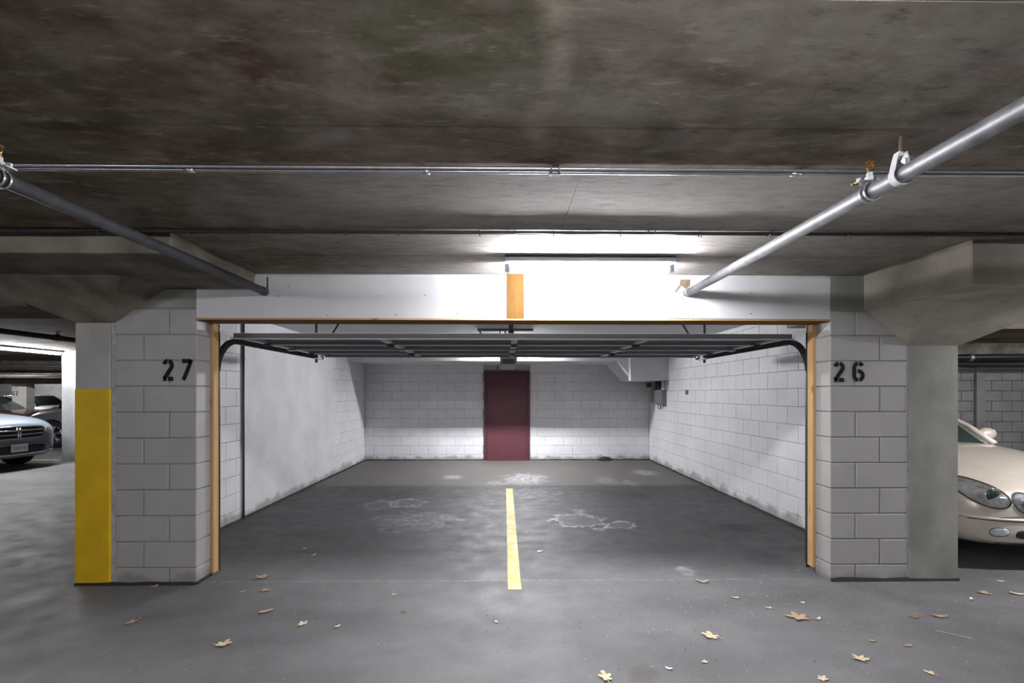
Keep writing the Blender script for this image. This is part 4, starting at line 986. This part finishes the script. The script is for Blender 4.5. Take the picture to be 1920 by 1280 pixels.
def gold_detail(k):
    root, patch, line, ell, hit, hittop, hitside = k['root'], k['patch'], k['line'], k['ell'], k['hit'], k['hittop'], k['hitside']
    for s in (-1, 1):
        for nm, cx, cz, a, b, rot in (('headlight', s * .615, .650, .142, .100, s * 27), ('inner_headlight', s * .375, .585, .100, .082, s * 22)):
            h = patch(nm, cx, cz, a, b, rot, M['reflector'], .004)
            patch('lens', cx, cz, a * .99, b * .99, rot, M['lens'], .012, .016, par=h)
            line('lamp_rim', ell(cx, cz, a, b, rot), .006, M['plastic'], h, .004)
            line('chrome_ring', ell(cx, cz, a * 1.05, b * 1.07, rot), .004, k['pm'], h, .003)
            bm = bmesh.new(); px, pz = cx + (-s * .0 if nm != 'headlight' else -s * .035), cz - .012
            bmesh.ops.create_uvsphere(bm, u_segments=18, v_segments=12, radius=1)
            yy = hit(px, pz)
            for v in bm.verts: v.co = Vector((px + v.co.x * b * .55, yy - .004 + v.co.y * .014, pz + v.co.z * b * .55))
            obj('projector', bm, M['glass'], h, True)
            bm = bmesh.new(); ring(bm, (px, yy - .008, pz), (0, 1, 0), b * .62, .006, 24, 6); obj('projector_ring', bm, M['chrome'], h, True)
        patch('fog_lamp', s * .565, .345, .055, .034, -s * 6, M['reflector'], .006, .006, 2.5)
        line('fog_rim', ell(s * .565, .345, .058, .038, -s * 6, sq=2.5), .004, M['plastic_g'])
        # amber side marker
        bm = bmesh.new(); ys = [.24, .34, .44, .56, .66]
        vv = [[bm.verts.new((hitside(y, z, s) + s * .004, y, z)) for z in (.425, .47)] for y in ys]
        for a_, b_ in zip(vv, vv[1:]): bm.faces.new((a_[0], b_[0], b_[1], a_[1]))
        bmesh.ops.solidify(bm, geom=bm.faces[:], thickness=.006); obj('side_marker', bm, M['amber'], root)
        # hood seam: fender to the lamps
        pts = [(s * .26, .50), (s * .40, .655), (s * .52, .70)]
        top = [(.53, .10), (.60, .17), (.67, .30), (.72, .5), (.745, .8), (.755, 1.1), (.76, 1.4)]
        bm = bmesh.new(); tube(bm, [(s * x, y, hittop(s * x, y) + .001) for x, y in top], .0035, 6); obj('bonnet_seam', bm, M['plastic'], root, True)
    line('bumper_seam', [(x * .01, .505 - .00002 * x * x * .6) for x in range(-80, 81, 8)], .003, M['plastic'])
    line('bumper_strip', [(x * .01, .455) for x in range(-80, 81, 8)], .011, k['pm'], off=.004, seg=8)
    line('strip_shadow_gap', [(x * .01, .440) for x in range(-80, 81, 8)], .0035, M['plastic'])
    patch('lower_intake', 0, .335, .46, .05, 0, M['plastic'], .003, 0, 4)
    patch('grille', 0, .60, .24, .10, 0, M['plastic'], .006, .02, 3)
    for i in range(5): line('grille_bar', [(-.2 + .1 * j, .54 + i * .03) for j in range(5)], .005, M['chrome'], off=.026)
    line('grille_surround', ell(0, .60, .245, .105, 0, sq=3), .01, M['chrome'], off=.012)
    bm = bmesh.new(); tube(bm, [(-.62, 1.36, hittop(-.62, 1.36) + .02), (-.1, 1.30, hittop(-.1, 1.3) + .022), (.0, 1.30, hittop(0, 1.3) + .02)], .008, 6); obj('wiper', bm, M['plastic'], root)
    patch('lip', 0, .235, .66, .012, 0, M['plastic'], .002, 0, 4)

def suv_detail(k):
    root, patch, line, ell, hit = k['root'], k['patch'], k['line'], k['ell'], k['hit']
    patch('grille', 0, .735, .50, .105, 0, M['plastic'], .004, 0, 5)
    for z in (.70, .775): line('grille_bar', [(x * .01, z) for x in range(-46, 47, 4)], .013, M['chrome'], off=.012, seg=8)
    line('grille_upright', [(-.022, .64), (-.022, .735), (-.03, .83)], .016, M['chrome'], off=.014, seg=8)
    line('grille_upright', [(.022, .64), (.022, .735), (.03, .83)], .016, M['chrome'], off=.014, seg=8)
    line('grille_surround', ell(0, .735, .51, .115, 0, sq=5), .013, M['chrome'], off=.006)
    for s in (-1, 1):
        h = patch('headlight', s * .66, .77, .13, .075, s * 12, M['reflector'], .004, 0, 3.2)
        patch('lens', s * .66, .77, .128, .073, s * 12, M['lens'], .012, .01, 3.2, par=h)
        patch('fog_lamp', s * .66, .42, .05, .03, 0, M['reflector'], .006)
    patch('lower_intake', 0, .40, .52, .085, 0, M['plastic'], .004, 0, 4)
    line('intake_trim', [(-.70, .34), (-.64, .42), (-.55, .49), (-.3, .515), (0, .52), (.3, .515), (.55, .49), (.64, .42), (.70, .34)], .022, M['plastic_g'], off=.006, seg=8)
    line('skid_bar', [(x * .01, .315 + .000006 * x * x) for x in range(-76, 77, 8)], .022, M['chrome'], off=.004, seg=8)
    # plate
    y = hit(0, .43) - .03
    pt = obj('licence_plate', B(-.155, .155, y, y + .015, .36, .515, bev=.004), M['plate'], root)
    cu = bpy.data.curves.new('plate_text', 'FONT'); cu.body = 'CSWH 751'; cu.size = .082; cu.align_x = 'CENTER'; cu.extrude = .0008
    to = bpy.data.objects.new('t', cu); C.objects.link(to); dg = bpy.context.evaluated_depsgraph_get(); dg.update()
    me = bpy.data.meshes.new_from_object(to.evaluated_get(dg)); bpy.data.objects.remove(to); me.materials.clear(); me.materials.append(M['plateink'])
    o = bpy.data.objects.new('plate_lettering', me); C.objects.link(o); o.parent = pt; o.location = (0, y - .001, .40); o.rotation_euler = (R(90), 0, 0); o.scale = (.68, 1, 1)

def plain_detail(k):
    patch = k['patch']
    for s in (-1, 1): patch('headlight', s * .62, k['spec']['st'][2][3], .15, .06, s * 15, M['reflector'], .004, .01, 2.6)
    patch('grille', 0, k['spec']['st'][1][3], .32, .07, 0, M['plastic'], .004, 0, 3)
    patch('lower_intake', 0, .35, .45, .05, 0, M['plastic'], .004, 0, 4)
    for s in (-1, 1):
        bm = bmesh.new(); L_ = k['spec']['L']; bmesh.ops.create_uvsphere(bm, u_segments=12, v_segments=8, radius=1); z = k['spec']['st'][-3][3]
        for v in bm.verts: v.co = Vector((s * .66 + v.co.x * .17, L_ - .12 + v.co.y * .10, z - .02 + v.co.z * .08))
        obj('tail_lamp', bm, M['redlamp'], k['root'], True)

car('gold_sedan', SEDAN, M['gold'], (4.67, 3.80, 0), R(-3), 'champagne gold sedan with oval headlights beyond the right column', gold_detail)
car('silver_crossover', SUV, M['silver'], (-9.50, 9.42, 0), R(87), 'pale silver blue crossover with crosshair grille at the left edge', suv_detail)
car('grey_hatchback', SUV, M['greycar'], (-13.45, 14.25, 0), R(-90), 'grey car with a five spoke alloy wheel beside the white column', plain_detail)
car('dark_sedan', SEDAN, M['maroon'], (-15.9, 17.0, 0), R(90), 'black cherry sedan behind the silver crossover', plain_detail)
car('white_sedan', SEDAN, M['whitecar'], (-24.6, 22.0, 0), R(-90), 'distant white car behind the column stencilled 62', plain_detail)
car('black_sedan', SEDAN, M['maroon'], (-19.6, 20.3, 0), R(-90), 'distant dark red car just left of the white column', plain_detail)

# ---------------------------------------------------------------- leaves and litter
def leaf_mesh(size, lobes, seed, m, curl=.25):
    rd = random.Random(seed); bm = bmesh.new(); n = lobes * 4; top = []
    prof = []
    for i in range(n):
        a = 2 * math.pi * i / n; ph = i % 4
        r = {0: 1.0, 1: .78, 2: .46, 3: .80}[ph] * (1 - .25 * (1 - math.cos(a)) / 2) * rd.uniform(.85, 1.12)
        if lobes == 1: r = 1
        prof.append((r * math.cos(a), r * math.sin(a) * .8))
    if lobes == 1: prof = [(math.cos(2 * math.pi * i / 12) * (1 + .1 * rd.random()), .45 * math.sin(2 * math.pi * i / 12)) for i in range(12)]
    ph = rd.uniform(0, 6)
    def zz(x, y): return .003 + size * .5 * curl * (x * x * .6 + y * y * .7 + .25 * math.sin(3 * x + ph) * (x * x + y * y)) + .002
    c = bm.verts.new((0, 0, .004)); vs_ = [bm.verts.new((x * size / 2, y * size / 2, max(.002, zz(x, y)))) for x, y in prof]
    mid = [bm.verts.new((x * size / 4, y * size / 4, max(.002, zz(x / 2, y / 2)))) for x, y in prof]; k = len(vs_)
    for i in range(k):
        bm.faces.new((c, mid[i], mid[(i + 1) % k])); bm.faces.new((mid[i], vs_[i], vs_[(i + 1) % k], mid[(i + 1) % k]))
    tube(bm, [(-size * .1, 0, .004), (-size * .42, .0, .006), (-size * .56, size * .05, .008)], [size * .02, size * .012, size * .01], 5)
    me_bm = bm; bmesh.ops.recalc_face_normals(bm, faces=bm.faces[:])
    for v in bm.verts: v.co.z -= .0015
    return bm
leaves = [ # px, py, size(px), lobes, mat, rot, label
 (1333, 1193, 36, 5, 'leaf1', 150, 'pale yellow lobed leaf near the bottom of the floor, right of centre'),
 (1136, 1270, 38, 5, 'leaf1', 100, 'pale lobed leaf at the bottom edge of the photo, nearest the centre'),
 (1614, 1235, 34, 5, 'leaf1', 190, 'tan lobed leaf at the end of the faint scratch on the floor'),
 (1498, 1158, 44, 5, 'leaf2', 170, 'brown curled oak leaf with the long body below the right pier'),
 (1534, 1161, 12, 1, 'leaf1', 30, 'tiny pale leaf touching the brown curled oak leaf'),
 (418, 1208, 32, 5, 'leaf1', 5, 'tan lobed leaf on the floor at lower left'),
 (567, 1170, 24, 5, 'leaf1', 60, 'small pale lobed leaf right of the tan lobed leaf at lower left'),
 (246, 1167, 22, 5, 'leaf2', 40, 'small crumpled tan leaf below the left block pier'),
 (491, 1082, 28, 5, 'leaf2', 20, 'tan lobed leaf just right of the left pine jamb'),
 (497, 1107, 20, 3, 'leaf2', 0, 'little tan leaf directly below the leaf by the left jamb'),
 (455, 1110, 12, 3, 'leaf2', 70, 'tiny tan leaf near the corner of the left pier'),
 (499, 1147, 22, 1, 'leaf2', 30, 'reddish narrow leaf above the small pale lobed leaf'),
 (633, 1175, 12, 1, 'leaf1', 60, 'tiny leaf left of the small dark spots near the bottom centre'),
 (588, 1041, 12, 3, 'leaf2', 80, 'small orange leaf inside the bay at left, lower of two'),
 (571, 1029, 10, 3, 'leaf2', 10, 'small orange leaf inside the bay at left, upper of two'),
 (738, 1115, 10, 3, 'leaf1', 20, 'tiny yellow leaf left of the near end of the parking line'),
 (931, 1166, 12, 3, 'leaf1', 120, 'tiny yellow leaf just below the end of the parking line'),
 (757, 1147, 10, 1, 'leaf3', 0, 'tiny dark brown leaf left of the parking line end'),
 (1316, 1091, 20, 1, 'leaf2', 170, 'narrow tan leaf below the white blotch inside the bay'),
 (1378, 1121, 12, 1, 'leaf1', 0, 'small round pale leaf between the bay and the bottom right leaves'),
 (1505, 1130, 12, 3, 'leaf1', 30, 'small pale leaf just in front of the right block pier'),
 (1443, 1140, 14, 3, 'leaf1', 160, 'small pale flake left of the brown curled oak leaf'),
 (1714, 1157, 20, 3, 'leaf3', 10, 'small brown leaf right of the bare column foot'),
 (1761, 1156, 22, 1, 'leaf2', 160, 'narrow tan leaf beside the small brown leaf at right'),
 (1847, 1112, 26, 3, 'leaf2', 170, 'curled tan leaf on the floor in front of the gold car'),
 (1876, 1090, 14, 3, 'leaf1', 0, 'tiny pale leaf nearest to the gold car'),
 (1906, 1114, 18, 1, 'leaf1', 160, 'thin pale leaf at the right edge of the photo'),
 (1744, 1262, 20, 3, 'leaf1', 140, 'pale crumpled leaf at the bottom right'),
 (1542, 1273, 24, 5, 'leaf1', 40, 'yellow lobed leaf cut by the bottom edge, below the tan leaf at the scratch'),
 (1321, 1241, 16, 3, 'leaf1', 200, 'small yellow leaf below the pale yellow lobed leaf'),
 (1254, 1254, 12, 1, 'scrap', 150, 'small white scrap beside the rough brown patch at the bottom'),
 (1635, 1202, 12, 1, 'leaf2', 0, 'small pinkish leaf above the tan leaf at the scratch'),
 (1703, 1211, 14, 1, 'leaf2', 10, 'small faded leaf halfway between the two bottom right leaves'),
 (1012, 1034, 14, 3, 'scrap', 20, 'bright white paper scrap right of the parking line'),
 (1822, 1124, 10, 1, 'scrap', 60, 'little white scrap on the floor in front of the gold car'),
 (310, 1089, 16, 3, 'leaf2', 90, 'tan leaf leaning at the foot of the pier stencilled 27')]
for i, (px, py, s, lb, m, rot, lab) in enumerate(leaves):
    x, y = fl(px, py); d = H * F / (py - CY); size = s * d / F * 1.12
    if py == 1089: y = FY - .045
    o = obj('paper_scrap' if m == 'scrap' else 'fallen_leaf', leaf_mesh(size, lb, i * 7 + 1, M[m], .30 if lb > 1 else .5), M[m]); o.location = (x, y, 0); o.rotation_euler = (0, 0, R(rot))
    tag(o, lab, 'scrap' if m == 'scrap' else 'leaf', 'paper scraps on the asphalt' if m == 'scrap' else 'fallen leaves on the asphalt')
# grit
rd = random.Random(12)
def grit(name, n, m, lab, rr):
    bm = bmesh.new()
    for i in range(n):
        px = rd.uniform(150, 1915); py = rd.choice((rd.uniform(1060, 1275), rd.uniform(1090, 1180)))
        if px < 900 and rd.random() < .6: px = rd.uniform(1200, 1915)
        x, y = fl(px, py)
        if y > FY - .05 and (x < lxb + .05 or x > rxa - .05): continue
        r = rr * rd.uniform(.4, 1.2); a = rd.uniform(0, 3)
        vs_ = [bm.verts.new((x + r * rd.uniform(.5, 1.2) * math.cos(a + k * 2.1), y + r * rd.uniform(.5, 1.2) * math.sin(a + k * 2.1), 0)) for k in range(3)]
        t = bm.verts.new((x, y, r * .6 + .001))
        bm.faces.new(vs_)
        for k in range(3): bm.faces.new((vs_[k], vs_[(k + 1) % 3], t))
    bmesh.ops.recalc_face_normals(bm, faces=bm.faces[:])
    tag(obj(name, bm, m), lab, 'litter', kind='stuff')
grit('pale_grit', 260, M['leaf1'], 'tiny pale leaf crumbs scattered over the asphalt', .0045)
grit('dark_grit', 160, M['tar'], 'tiny dark crumbs scattered over the asphalt', .005)
grit('white_grit', 90, M['scrap'], 'tiny white crumbs scattered over the asphalt', .004)
x, y = fl(1787, 1190); o = obj('twig', T([(x - .07, y + .05, .004), (x, y, .004), (x + .07, y - .05, .004)], .002, 6), M['leaf1']); tag(o, 'thin pale straw lying on the asphalt at lower right', 'straw')
